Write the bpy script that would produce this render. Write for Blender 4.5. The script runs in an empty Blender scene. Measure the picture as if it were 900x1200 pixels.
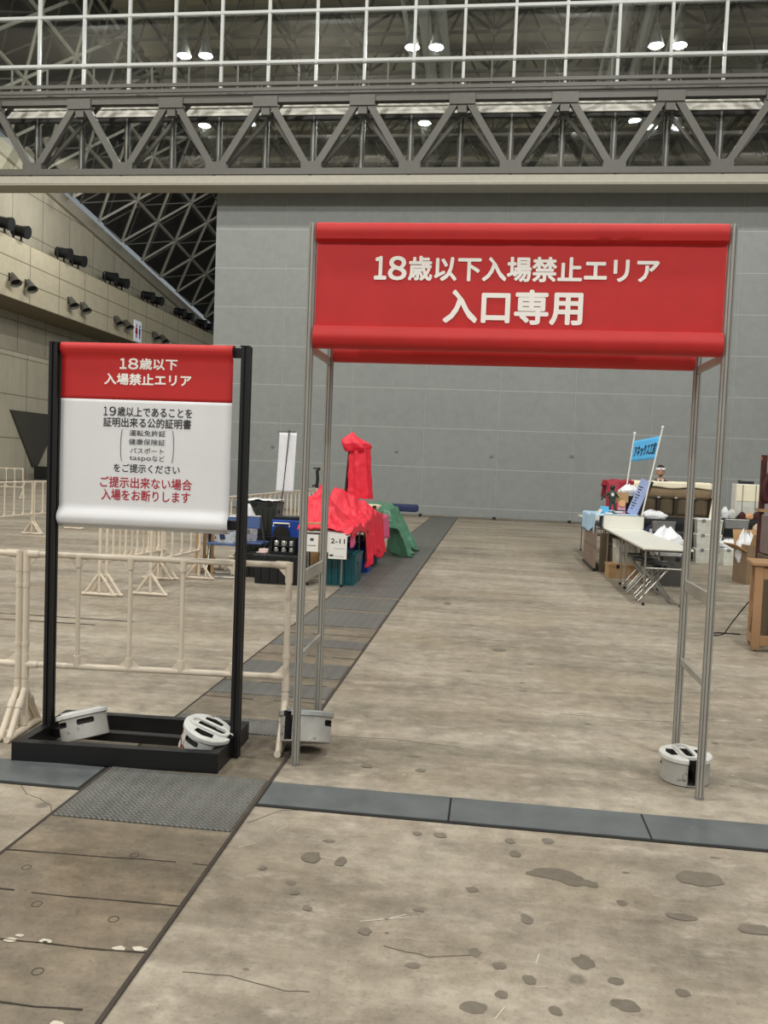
import bpy, bmesh, math, random
from mathutils import Vector, Matrix, noise
R = math.radians; PI = math.pi
C = bpy.context.scene.collection
random.seed(7)
# ------------------------------------------------------------------ camera, world, lights, exposure
cam = bpy.data.cameras.new('camera'); co = bpy.data.objects.new('camera', cam); C.objects.link(co)
PITCH, ROLL, YAW, FPX, EYE = 0.0540279376, 0.0390654423, 0.123577635, 994.87, 1.52
def camera_axes():
    f = Vector((-math.sin(YAW), math.cos(YAW), 0)); r = Vector((math.cos(YAW), math.sin(YAW), 0)); u = Vector((0, 0, 1))
    f2 = f*math.cos(PITCH) - u*math.sin(PITCH); u2 = u*math.cos(PITCH) + f*math.sin(PITCH)
    return r*math.cos(ROLL) + u2*math.sin(ROLL), u2*math.cos(ROLL) - r*math.sin(ROLL), f2
cr, cu_, cf = camera_axes()
co.matrix_world = Matrix(((cr.x, cu_.x, -cf.x, 0), (cr.y, cu_.y, -cf.y, 0), (cr.z, cu_.z, -cf.z, EYE), (0, 0, 0, 1)))
cam.sensor_fit = 'AUTO'; cam.sensor_width = 36; cam.lens = FPX/1200*36; cam.clip_end = 300
bpy.context.scene.camera = co
vs = bpy.context.scene.view_settings
vs.view_transform = 'Standard'; vs.look = 'None'; vs.gamma = 1.0; vs.use_curve_mapping = False; vs.exposure = 0.0
w = bpy.data.worlds.new('world'); bpy.context.scene.world = w; w.use_nodes = True
w.node_tree.nodes['Background'].inputs[0].default_value = (0.86, 0.95, 1.0, 1)
w.node_tree.nodes['Background'].inputs[1].default_value = 0.26
def hall_light(x, y, z, power, size=1.1):
    l = bpy.data.lights.new('hall_lamp_light', 'POINT'); l.shadow_soft_size = size/2; l.energy = power
    l.color = (1.0, 0.985, 0.93)
    o = bpy.data.objects.new('hall_lamp_light', l); C.objects.link(o); o.location = (x, y, z)
    return o
for y, pw in ((-14, 4300), (1.5, 2500), (14.0, 2000)):
    for x in (-19, -8, 3, 14):
        hall_light(x, y, 17.2, pw)
def lamp_glow(x, y, z, power):
    l = bpy.data.lights.new('lamp_glow', 'POINT'); l.energy = power; l.shadow_soft_size = 0.10; l.color = (1.0, 0.985, 0.93)
    o = bpy.data.objects.new('lamp_glow', l); C.objects.link(o); o.location = (x, y, z); return o

# ------------------------------------------------------------------ helpers
def lin(c):
    return tuple(((v/255)/12.92 if v <= 10 else ((v/255+0.055)/1.055)**2.4) for v in c) + (1,)
class N:
    def __init__(s, name):
        s.m = bpy.data.materials.new(name); s.m.use_nodes = True; s.t = s.m.node_tree
        s.b = s.t.nodes['Principled BSDF']; s.out = s.t.nodes['Material Output']
    def n(s, typ, **kw):
        nd = s.t.nodes.new(typ)
        for k, v in kw.items():
            if k.startswith('i_'):
                key = k[2:]; nd.inputs[int(key) if key.isdigit() else key].default_value = v
            else: setattr(nd, k, v)
        return nd
    def l(s, a, b): s.t.links.new(a, b)
    def coords(s, scale=(1, 1, 1), world=False):
        g = s.n('ShaderNodeNewGeometry') if world else s.n('ShaderNodeTexCoord')
        mp = s.n('ShaderNodeMapping'); mp.inputs['Scale'].default_value = scale
        s.l(g.outputs['Position' if world else 'Object'], mp.inputs[0]); return mp.outputs[0]
    def noise(s, vec, scale, detail=4, rough=0.6):
        nd = s.n('ShaderNodeTexNoise'); nd.inputs['Scale'].default_value = scale; nd.inputs['Detail'].default_value = detail
        nd.inputs['Roughness'].default_value = rough; s.l(vec, nd.inputs['Vector']); return nd.outputs['Fac']
    def ramp(s, fac, stops):
        r = s.n('ShaderNodeValToRGB'); e = r.color_ramp.elements
        while len(e) < len(stops): e.new(0.5)
        for el, (p, c) in zip(e, stops): el.position = p; el.color = c
        s.l(fac, r.inputs[0]); return r.outputs[0]
    def mix(s, fac, a, b, mode='MIX'):
        m = s.n('ShaderNodeMix', data_type='RGBA', blend_type=mode)
        for v, i in ((fac, 0), (a, 6), (b, 7)):
            if isinstance(v, (int, float)): m.inputs[i].default_value = v
            elif isinstance(v, tuple): m.inputs[i].default_value = v
            else: s.l(v, m.inputs[i])
        return m.outputs[2]
    def color(s, v):
        if isinstance(v, tuple): s.b.inputs['Base Color'].default_value = v
        else: s.l(v, s.b.inputs['Base Color'])
    def bump(s, h, strength=0.2, dist=0.01):
        b = s.n('ShaderNodeBump'); b.inputs['Strength'].default_value = strength; b.inputs['Distance'].default_value = dist
        s.l(h, b.inputs['Height']); s.l(b.outputs[0], s.b.inputs['Normal'])
MATS = {}
def mat(name, rgb, rough=0.6, metal=0.0, var=0.12, scale=6.0, bump=0.0, spec=None, dirt=None):
    if name in MATS: return MATS[name]
    n = N(name); c = lin(rgb); vec = n.coords()
    f = n.noise(vec, scale)
    lo = tuple(x*(1-var) for x in c[:3]) + (1,); hi = tuple(min(1, x*(1+var)) for x in c[:3]) + (1,)
    col = n.ramp(f, [(0.3, lo), (0.7, hi)])
    if dirt:
        d = n.noise(vec, dirt[1], 5, 0.7)
        col = n.mix(n.ramp(d, [(dirt[2], (0, 0, 0, 1)), (dirt[2]+0.07, (1, 1, 1, 1))]), col, lin(dirt[0]))
    n.color(col)
    n.b.inputs['Roughness'].default_value = rough; n.b.inputs['Metallic'].default_value = metal
    if spec is not None: n.b.inputs['Specular IOR Level'].default_value = spec
    if bump: n.bump(n.noise(vec, scale*4), bump)
    MATS[name] = n.m; return n.m
def rot_to(d):
    return Vector((0, 0, 1)).rotation_difference(Vector(d).normalized()).to_matrix()
class MB:
    def __init__(s): s.bm = bmesh.new(); s.mi = 0
    def _mark(s, faces):
        for f in faces: f.material_index = s.mi
    def box(s, c, sz, rz=0, bev=0.0, M=None):
        g = bmesh.ops.create_cube(s.bm, size=1.0); vs_ = g['verts']
        T = Matrix.Translation(Vector(c)) @ (M.to_4x4() if M is not None else Matrix.Rotation(rz, 4, 'Z')) @ Matrix.Diagonal((sz[0], sz[1], sz[2], 1))
        bmesh.ops.transform(s.bm, matrix=T, verts=vs_)
        s._mark({f for v in vs_ for f in v.link_faces})
        if bev:
            ed = list({e for v in vs_ for e in v.link_edges})
            r = bmesh.ops.bevel(s.bm, geom=ed, offset=bev, segments=2, affect='EDGES', profile=0.5)
            s._mark(r['faces'])
        return s
    def ring(s, pts): return [s.bm.verts.new(p) for p in pts]
    def skin(s, rings, cap=True, closed=True):
        fs = []
        for a, b in zip(rings, rings[1:]):
            n = len(a)
            for i in range(n if closed else n-1):
                j = (i+1) % n
                fs.append(s.bm.faces.new((a[i], a[j], b[j], b[i])))
        if cap and closed:
            fs.append(s.bm.faces.new(rings[0][::-1])); fs.append(s.bm.faces.new(rings[-1]))
        s._mark(fs)
        return s
    def tube(s, pts, r, n=8, cap=True, tip=None):
        pts = [Vector(p) for p in pts]; rings = []
        rr = r if isinstance(r, (list, tuple)) else [r]*len(pts)
        ref = None
        for i, p in enumerate(pts):
            a = pts[max(0, i-1)]; b = pts[min(len(pts)-1, i+1)]; d = (b-a).normalized()
            if ref is None:
                ref = d.orthogonal().normalized() if abs(d.z) < 0.999 else Vector((1, 0, 0))
            ref = (ref - d*ref.dot(d)).normalized(); q = d.cross(ref)
            rings.append(s.ring([p + (ref*math.cos(t) + q*math.sin(t))*rr[i] for t in [2*PI*k/n for k in range(n)]]))
        return s.skin(rings, cap)
    def bar(s, a, b, w_, h_, up=(0, 0, 1)):
        a = Vector(a); b = Vector(b); d = (b-a).normalized(); u = Vector(up)
        x = d.cross(u)
        if x.length < 1e-4: x = d.orthogonal()
        x.normalize(); z = x.cross(d)
        ra = [a + x*i*w_/2 + z*j*h_/2 for i, j in ((-1, -1), (1, -1), (1, 1), (-1, 1))]
        rb = [p + (b-a) for p in ra]
        return s.skin([s.ring(ra), s.ring(rb)])
    def prism(s, poly, a, b, axis='Y', shift=(0, 0, 0)):
        def P(u, v, t):
            p = {'Y': (u, t, v), 'X': (t, u, v), 'Z': (u, v, t)}[axis]
            return Vector(p) + Vector(shift)
        return s.skin([s.ring([P(u, v, a) for u, v in poly]), s.ring([P(u, v, b) for u, v in poly])])
    def lathe(s, prof, n=24, c=(0, 0, 0), M=None):
        rings = []
        for r, z in prof:
            ps = [Vector((max(r, 1e-4)*math.cos(2*PI*k/n), max(r, 1e-4)*math.sin(2*PI*k/n), z)) for k in range(n)]
            if M is not None: ps = [M @ p for p in ps]
            rings.append(s.ring([p + Vector(c) for p in ps]))
        return s.skin(rings)
    def grid(s, fn, nu, nv):
        V = [[s.bm.verts.new(fn(i/nu, j/nv)) for j in range(nv+1)] for i in range(nu+1)]
        s._mark([s.bm.faces.new((V[i][j], V[i+1][j], V[i+1][j+1], V[i][j+1])) for i in range(nu) for j in range(nv)])
        return s
    def sphere(s, c, r, n=12, sc=(1, 1, 1)):
        g = bmesh.ops.create_uvsphere(s.bm, u_segments=n, v_segments=max(6, n*2//3), radius=r)
        bmesh.ops.transform(s.bm, matrix=Matrix.Translation(Vector(c)) @ Matrix.Diagonal((*sc, 1)), verts=g['verts'])
        s._mark({f for v in g['verts'] for f in v.link_faces}); return s
    def build(s, name, m, parent=None, smooth=None, solid=0, world=True):
        bmesh.ops.recalc_face_normals(s.bm, faces=s.bm.faces[:])
        me = bpy.data.meshes.new(name); s.bm.to_mesh(me); s.bm.free()
        for x in (m if isinstance(m, (list, tuple)) else [m]): me.materials.append(x)
        o = bpy.data.objects.new(name, me); C.objects.link(o)
        if parent is not None: o.parent = parent
        if smooth is not None:
            for p in me.polygons: p.use_smooth = True
            if smooth > 0: me.set_sharp_from_angle(angle=R(smooth))
        if solid:
            md = o.modifiers.new('thickness', 'SOLIDIFY'); md.thickness = solid; md.offset = 0
        return o
def tag(o, label, cat, group=None, kind=None):
    o['label'] = label; o['category'] = cat
    if group: o['group'] = group
    if kind: o['kind'] = kind
    return o
def thing(name, loc, label, cat, group=None, rz=0):
    o = bpy.data.objects.new(name, None); C.objects.link(o); o.location = loc; o.rotation_euler = (0, 0, rz)
    o.empty_display_size = 0.1
    return tag(o, label, cat, group)
def struct(o): o['kind'] = 'structure'; return o
def dup(root, loc, rz=0, label=None, group=None):
    def cp(o, par):
        c = o.copy(); C.objects.link(c)
        if par is not None: c.parent = par
        for ch in list(o.children): cp(ch, c)
        return c
    r = cp(root, None); r.location = loc; r.rotation_euler = (0, 0, rz)
    if label: r['label'] = label
    if group: r['group'] = group
    return r
def cut(o, cutters):
    for k in cutters:
        md = o.modifiers.new('cut', 'BOOLEAN'); md.object = k; md.operation = 'DIFFERENCE'; md.solver = 'EXACT'
    dg = bpy.context.evaluated_depsgraph_get(); dg.update()
    me = bpy.data.meshes.new_from_object(o.evaluated_get(dg))
    o.modifiers.clear(); old = o.data; o.data = me
    for k in cutters:
        bpy.data.objects.remove(k)
    return o
def lettering(name, lines, y, m, parent, off=(0, 0, 0), bold=0.0, thick=0.0):
    """lines: (text, x0, x1, z0, z1); flat letters facing -Y, joined in one mesh"""
    bm = bmesh.new()
    for s_, x0, x1, z0, z1 in lines:
        cv = bpy.data.curves.new('t', 'FONT'); cv.body = s_; cv.size = 1; cv.resolution_u = 3
        ob = bpy.data.objects.new('t', cv); C.objects.link(ob)
        dg = bpy.context.evaluated_depsgraph_get(); dg.update()
        me = bpy.data.meshes.new_from_object(ob.evaluated_get(dg))
        bpy.data.objects.remove(ob)
        xs = [v.co.x for v in me.vertices]; ys = [v.co.y for v in me.vertices]
        ax, bx, ay, by = min(xs), max(xs), min(ys), max(ys)
        fx, fz = (x1-x0)/(bx-ax), (z1-z0)/(by-ay); d = bold*fz
        base = [v.co.copy() for v in me.vertices]
        for i in range(9 if bold else 1):      # thicker strokes: the outline swept round a small circle
            ex, ez = (d*math.cos(i*PI/4), d*math.sin(i*PI/4)) if i else (0, 0)
            for v, c0 in zip(me.vertices, base):
                v.co = Vector((x0+(c0.x-ax)*fx+ex, y-i*2e-5, z0+(c0.y-ay)*fz+ez)) - Vector(off)
            bm.from_mesh(me)
    me = bpy.data.meshes.new(name); bm.to_mesh(me); bm.free(); me.materials.append(m)
    o = bpy.data.objects.new(name, me); C.objects.link(o); o.parent = parent
    return o
def fbm(x, y, z=0.0, s=1.0): return noise.fractal(Vector((x*s, y*s, z)), 0.9, 2.0, 4)

# ------------------------------------------------------------------ materials
def concrete_floor(name, base, dark, light, warm):
    n = N(name); v = n.coords(world=True)
    vx = n.coords((0.35, 2.2, 1), world=True)
    big = n.noise(v, 0.55, 5, 0.62); streak = n.noise(vx, 0.9, 6, 0.68); fine = n.noise(v, 9, 6, 0.72); grit = n.noise(v, 70, 3, 0.7)
    c = n.ramp(big, [(0.36, lin(dark)), (0.51, lin(base)), (0.64, lin(light))])
    c = n.mix(0.5, c, n.ramp(streak, [(0.38, lin(dark)), (0.51, lin(base)), (0.62, lin(light))]))
    c = n.mix(n.ramp(n.noise(n.coords((0.8, 1.6, 1), world=True), 5.5, 7, 0.72), [(0.50, (0, 0, 0, 1)), (0.68, (0.75, 0.75, 0.75, 1))]), c, lin(light))
    c = n.mix(n.ramp(n.noise(n.coords((1, 1.5, 1.3), world=True), 3.1, 7, 0.75), [(0.52, (0, 0, 0, 1)), (0.72, (0.6, 0.6, 0.6, 1))]), c, lin(dark))
    c = n.mix(n.ramp(n.noise(v, 0.9, 3, 0.5), [(0.48, (0, 0, 0, 1)), (0.75, (0.6, 0.6, 0.6, 1))]), c, lin(warm))
    c = n.mix(0.42, c, n.ramp(fine, [(0.32, (0.25, 0.24, 0.22, 1)), (0.6, (1, 1, 1, 1))]), 'MULTIPLY')
    c = n.mix(0.40, c, n.ramp(grit, [(0.30, (0.3, 0.3, 0.3, 1)), (0.45, (1, 1, 1, 1))]), 'MULTIPLY')
    vo = n.n('ShaderNodeTexVoronoi'); vo.inputs['Scale'].default_value = 2.3
    vv = n.mix(0.03, v, n.n('ShaderNodeTexNoise').outputs['Color']); n.l(v, vo.inputs['Vector'])
    sp = n.ramp(vo.outputs['Distance'], [(0.05, (1, 1, 1, 1)), (0.085, (0, 0, 0, 1))])
    sel = n.n('ShaderNodeSeparateColor'); n.l(vo.outputs['Color'], sel.inputs[0])
    selm = n.ramp(sel.outputs[0], [(0.62, (0, 0, 0, 1)), (0.66, (0.55, 0.55, 0.55, 1))])
    c = n.mix(n.mix(1.0, sp, selm, 'MULTIPLY'), c, lin((88, 82, 74)))
    n.color(c)
    n.l(n.ramp(streak, [(0.3, (0.8, 0.8, 0.8, 1)), (0.7, (0.6, 0.6, 0.6, 1))]), n.b.inputs['Roughness'])
    n.b.inputs['Specular IOR Level'].default_value = 0.35
    n.bump(fine, 0.12, 0.01)
    return n.m
M_floor = concrete_floor('hall_concrete', (158, 148, 132), (118, 110, 98), (184, 175, 160), (154, 140, 118))
M_trench = concrete_floor('trench_cover_concrete', (126, 116, 102), (92, 86, 77), (150, 139, 120), (142, 124, 98))
def panel_mat(name, rgb, axis, w_, h_, off, line, mortar=0.012, var=0.08, rough=0.6, streak=False):
    n = N(name); g = n.n('ShaderNodeNewGeometry'); sx = n.n('ShaderNodeSeparateXYZ'); n.l(g.outputs['Position'], sx.inputs[0])
    cb = n.n('ShaderNodeCombineXYZ')
    a = n.n('ShaderNodeMath', operation='ADD'); a.inputs[1].default_value = off[0]; n.l(sx.outputs[axis], a.inputs[0])
    b = n.n('ShaderNodeMath', operation='ADD'); b.inputs[1].default_value = off[1]; n.l(sx.outputs[2], b.inputs[0])
    n.l(a.outputs[0], cb.inputs[0]); n.l(b.outputs[0], cb.inputs[1])
    br = n.n('ShaderNodeTexBrick', offset=0.0, squash=1.0); n.l(cb.outputs[0], br.inputs['Vector'])
    br.inputs['Scale'].default_value = 1; br.inputs['Mortar Size'].default_value = mortar
    br.inputs['Brick Width'].default_value = w_; br.inputs['Row Height'].default_value = h_
    br.inputs['Mortar Smooth'].default_value = 0.2
    vec = n.coords((1, 1, 0.35) if streak else (1, 1, 1), world=True)
    f = n.noise(vec, 0.8, 6, 0.65); c = lin(rgb)
    col = n.ramp(f, [(0.3, tuple(x*(1-var) for x in c[:3])+(1,)), (0.7, tuple(x*(1+var) for x in c[:3])+(1,))])
    col = n.mix(0.25, col, n.ramp(n.noise(vec, 4, 5, 0.7), [(0.3, (0.6, 0.6, 0.6, 1)), (0.6, (1, 1, 1, 1))]), 'MULTIPLY')
    n.color(n.mix(br.outputs['Fac'], col, lin(line)))
    n.b.inputs['Roughness'].default_value = rough; n.b.inputs['Specular IOR Level'].default_value = 0.3
    return n.m
M_part = panel_mat('partition_panel_grey', (136, 140, 138), 0, 50.0, 1.205, (80, -0.335-1.205+2.41), (160, 164, 161), 0.012, 0.04, 0.5)
M_wallc = panel_mat('cast_concrete', (186, 179, 160), 1, 3.22, 2.35, (19.3, 0.08), (122, 115, 100), 0.03, 0.10, 0.8, True)
M_para = panel_mat('gallery_concrete', (214, 204, 178), 1, 3.22, 1.075, (19.3, 0.995), (138, 129, 110), 0.035, 0.07, 0.8)
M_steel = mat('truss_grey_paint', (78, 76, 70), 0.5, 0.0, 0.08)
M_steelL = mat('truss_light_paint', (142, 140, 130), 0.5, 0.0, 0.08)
M_roofd = mat('roof_deck_brown', (132, 128, 114), 0.8, 0, 0.15, 0.3)
M_roofk = mat('roof_deck_dark', (48, 46, 42), 0.9, 0, 0.15, 0.3)
M_strut = mat('roof_strut_dark', (66, 64, 58), 0.6)
M_mull = mat('white_mullion', (184, 186, 184), 0.4, 0, 0.05)
M_frame = mat('dark_window_frame', (34, 34, 32), 0.5)
M_sill = mat('white_sill_panel', (234, 232, 222), 0.5, 0, 0.04)
def chequer():
    n = N('chequer_plate'); v = n.coords(world=True)
    ws = []
    for s_ in (1, -1):
        mp = n.n('ShaderNodeMapping'); mp.inputs['Rotation'].default_value = (0, 0, R(45*s_)); n.l(v, mp.inputs[0])
        br = n.n('ShaderNodeTexBrick', offset=0.5); n.l(mp.outputs[0], br.inputs['Vector'])
        br.inputs['Scale'].default_value = 1; br.inputs['Brick Width'].default_value = 0.034; br.inputs['Row Height'].default_value = 0.017
        br.inputs['Mortar Size'].default_value = 0.0055; br.inputs['Mortar Smooth'].default_value = 0.4
        ws.append(br.outputs['Fac'])
    ck = n.n('ShaderNodeTexChecker'); ck.inputs['Scale'].default_value = 42
    mp = n.n('ShaderNodeMapping'); mp.inputs['Rotation'].default_value = (0, 0, R(45)); n.l(v, mp.inputs[0]); n.l(mp.outputs[0], ck.inputs['Vector'])
    h = n.mix(ck.outputs['Fac'], ws[0], ws[1])
    base = n.ramp(n.noise(v, 3, 4, 0.6), [(0.3, lin((70, 70, 68))), (0.7, lin((92, 92, 88)))])
    n.color(n.mix(h, n.mix(0.0, lin((122, 122, 117)), lin((122, 122, 117))), base))
    n.b.inputs['Roughness'].default_value = 0.5
    inv = n.n('ShaderNodeMath', operation='SUBTRACT'); inv.inputs[0].default_value = 1; n.l(h, inv.inputs[1])
    n.bump(inv.outputs[0], 0.6, 0.004)
    return n.m
M_cheq = chequer()
M_plate = mat('smooth_cover_plate', (92, 97, 98), 0.5, 0.1, 0.18, 5, 0.05, dirt=((122, 122, 116), 7, 0.66))
M_gap = mat('dark_joint', (30, 27, 24), 0.9, 0, 0.2)
M_alu = mat('aluminium', (176, 174, 168), 0.35, 0.55, 0.06)
M_aluflat = mat('aluminium_rail', (160, 158, 150), 0.42, 0.4, 0.05)
M_red = mat('red_banner_cloth', (188, 32, 32), 0.62, 0, 0.05, 8, 0.05)
M_whitecl = mat('white_banner_cloth', (222, 222, 224), 0.7, 0, 0.02, 5, 0.03)
M_wtxt = mat('white_print', (242, 238, 232), 0.6, 0, 0.02)
M_ktxt = mat('black_print', (34, 34, 36), 0.6, 0, 0.05)
M_gtxt = mat('grey_print', (74, 74, 76), 0.6, 0, 0.05)
M_rtxt = mat('crimson_print', (172, 30, 50), 0.6, 0, 0.05)
M_black = mat('black_metal', (13, 13, 15), 0.45, 0.0, 0.15)
M_pvc = mat('cream_pvc', (216, 203, 184), 0.38, 0, 0.05, 5, dirt=((196, 176, 152), 5, 0.66))
M_wt = mat('worn_white_iron', (206, 206, 202), 0.5, 0.1, 0.10, 9, 0.1, dirt=((128, 126, 120), 9, 0.58))
M_wt2 = mat('grey_cast_iron', (158, 160, 158), 0.45, 0.35, 0.18, 9, 0.1, dirt=((104, 104, 100), 11, 0.60))
M_rust = mat('rusty_iron', (116, 74, 52), 0.8, 0.1, 0.3, 20)
M_chrome = mat('chrome_tube', (176, 174, 168), 0.34, 0.9, 0.04)
M_tabt = mat('white_melamine', (226, 226, 216), 0.35, 0, 0.03)
M_rubber = mat('black_rubber', (22, 22, 22), 0.7)
M_redsatin = mat('red_satin', (226, 40, 62), 0.45, 0, 0.08, 6)
M_pink = mat('pink_satin', (226, 92, 138), 0.5, 0, 0.08, 6)
M_crim = mat('crimson_velvet', (158, 18, 44), 0.5, 0, 0.12, 6)
M_green = mat('green_tarp', (84, 132, 106), 0.3, 0, 0.14, 6)
M_kraft = mat('kraft_cardboard', (176, 142, 100), 0.85, 0, 0.10)
M_paper = mat('white_paper', (228, 226, 220), 0.8, 0, 0.03)
M_teal = mat('teal_plastic', (14, 82, 90), 0.4, 0, 0.10)
M_blue = mat('blue_plastic', (20, 66, 158), 0.4, 0, 0.10)
M_olive = mat('dark_olive_plastic', (42, 44, 38), 0.45, 0, 0.12)
M_kplast = mat('black_plastic', (24, 26, 28), 0.38, 0, 0.12)
M_navy = mat('navy_fabric', (34, 44, 84), 0.7, 0, 0.15)
M_blues = mat('blue_vinyl', (74, 96, 146), 0.45, 0, 0.1)
M_bagw = mat('white_plastic_bag', (232, 234, 238), 0.35, 0, 0.05)
M_ltblue = mat('pale_blue_cloth', (176, 208, 234), 0.7, 0, 0.06)
M_sky = mat('sky_blue_vinyl', (88, 178, 236), 0.5, 0, 0.04)
M_cream = mat('cream_canvas', (236, 228, 202), 0.8, 0, 0.05)
M_brownf = mat('brown_canvas', (138, 118, 92), 0.85, 0, 0.08)
M_brownd = mat('dark_brown_canvas', (92, 80, 62), 0.9, 0, 0.12)
M_kcloth = mat('black_tablecloth', (22, 23, 26), 0.85, 0, 0.15)
M_wood = mat('brown_wood', (160, 124, 90), 0.5, 0, 0.14, 5)
M_clear = mat('clear_storage_plastic', (206, 206, 196), 0.3, 0, 0.18, 7)
M_greyp = mat('grey_plastic', (120, 120, 118), 0.5)
M_maroon = mat('dark_maroon_cloth', (66, 26, 26), 0.8, 0, 0.25, 9)
M_skin = mat('skin', (198, 150, 124), 0.55, 0, 0.06)
M_hair = mat('black_hair', (26, 22, 20), 0.6)
M_silver = mat('silver_can', (196, 196, 192), 0.25, 0.9, 0.06)
M_bmar = mat('brown_marbled_board', (134, 116, 104), 0.6, 0, 0.22, 10)
M_ltboard = mat('pale_blue_board', (160, 176, 220), 0.5, 0, 0.08)
M_dgreen = mat('dark_green_box', (44, 66, 60), 0.5)
M_tan = mat('tan_figure', (214, 160, 112), 0.6, 0, 0.1)
M_fpink = mat('pink_card', (232, 160, 176), 0.6, 0, 0.08)
def emis(name, rgb, st):
    n = N(name); n.b.inputs['Base Color'].default_value = lin(rgb); n.b.inputs['Emission Color'].default_value = lin(rgb)
    n.b.inputs['Emission Strength'].default_value = st; return n.m
M_lens = emis('lit_lamp_lens', (232, 244, 255), 14)
def glass():
    n = N('window_glass'); t = n.n('ShaderNodeBsdfTransparent'); t.inputs[0].default_value = (0.90, 0.92, 0.90, 1)
    g = n.n('ShaderNodeBsdfGlossy'); g.inputs['Roughness'].default_value = 0.03; g.inputs['Color'].default_value = (1, 1, 1, 1)
    fr = n.n('ShaderNodeFresnel'); fr.inputs['IOR'].default_value = 1.5
    ad = n.n('ShaderNodeMath', operation='ADD'); ad.inputs[1].default_value = 0.05; n.l(fr.outputs[0], ad.inputs[0])
    m = n.n('ShaderNodeMixShader'); n.l(ad.outputs[0], m.inputs[0]); n.l(t.outputs[0], m.inputs[1]); n.l(g.outputs[0], m.inputs[2])
    n.l(m.outputs[0], n.out.inputs['Surface']); return n.m
M_glass = glass()
# ------------------------------------------------------------------ setting: floor
TX0, TX1 = -1.772, -0.975
b = MB(); b.box((0, 40, -0.1), (90, 140, 0.2)); struct(b.build('floor', M_floor))
b = MB(); b.box(((TX0+TX1)/2, 12.75, 0.002), (TX1-TX0, 27.0, 0.004)); struct(b.build('floor_trench', M_trench))
b = MB()
b.box((TX1, 12.75, 0.003), (0.015, 27.0, 0.007)); b.box((TX0, 12.75, 0.003), (0.012, 27.0, 0.007))
for y in (1.62, 1.9, 2.13, 2.41, 2.69, 2.98, 4.62, 5.2, 5.62, 6.5, 7.35):
    pts = []
    for k in range(13):
        x = TX0+(TX1-TX0)*k/12
        pts.append((x, y + 0.012*fbm(x*3, y*5) + (0.02 if y < 3 else 0)*math.sin(x*2+y), 0.0055))
    for p, q in zip(pts, pts[1:]):
        if random.random() < 0.85: b.bar(p, q, 0.0015+0.006*random.random()**2, 0.003)
struct(b.build('floor_joint', mat('worn_joint', (62, 55, 48), .9, 0, .2)))
b = MB(); b.box((4.5, 24.75, 0.002), (11, 0.02, 0.004)); b.box((-4.0, 7.4, 0.002), (1.6, 0.012, 0.004)); b.box((-4.05, 7.15, 0.002), (1.2, 0.012, 0.004))
b.box((-6.0, 12.2, .002), (6, .015, .004)); struct(b.build('floor_joint', M_gap))
def plate(name, x0, x1, y0, y1, m):
    b = MB(); b.box(((x0+x1)/2, (y0+y1)/2, 0.006), (x1-x0, y1-y0, 0.008), bev=0.0015); struct(b.build(name, m))
plate('floor_chequer_plate', TX0+.012, TX1-.013, 3.29, 3.585, M_cheq); plate('floor_chequer_plate', TX0+.012, TX1-.013, 3.587, 3.87, M_cheq)
for y0, y1 in ((4.52, 4.79), (5.30, 5.60), (5.82, 6.24), (6.83, 7.12)):
    plate('floor_chequer_plate', TX0+.012, TX1-.013, y0, y1, M_cheq)
y = 7.75
while y < 26:
    plate('floor_chequer_plate', TX0+.012, TX1-.013, y, y+0.83, M_cheq); y += 0.84 if y > 9 else 0.95
# cross strip of smooth cover plates in a dark channel
b = MB(); b.box((4, 3.72, 0.002), (9.95, 0.285, 0.004)); b.box((-6.8, 3.72, 0.002), (10.05, 0.285, 0.004)); struct(b.build('floor_channel', M_gap))
xs = [-0.962, -0.115, 0.735, 1.58, 2.42, 3.26]
for a, c in zip(xs, xs[1:]): plate('floor_cover_plate', a+.004, c-.004, 3.592, 3.852, M_plate)
for a in (-2.64, -3.49, -4.34): plate('floor_cover_plate', a+.004, a+.845, 3.592, 3.852, M_plate)
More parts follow.
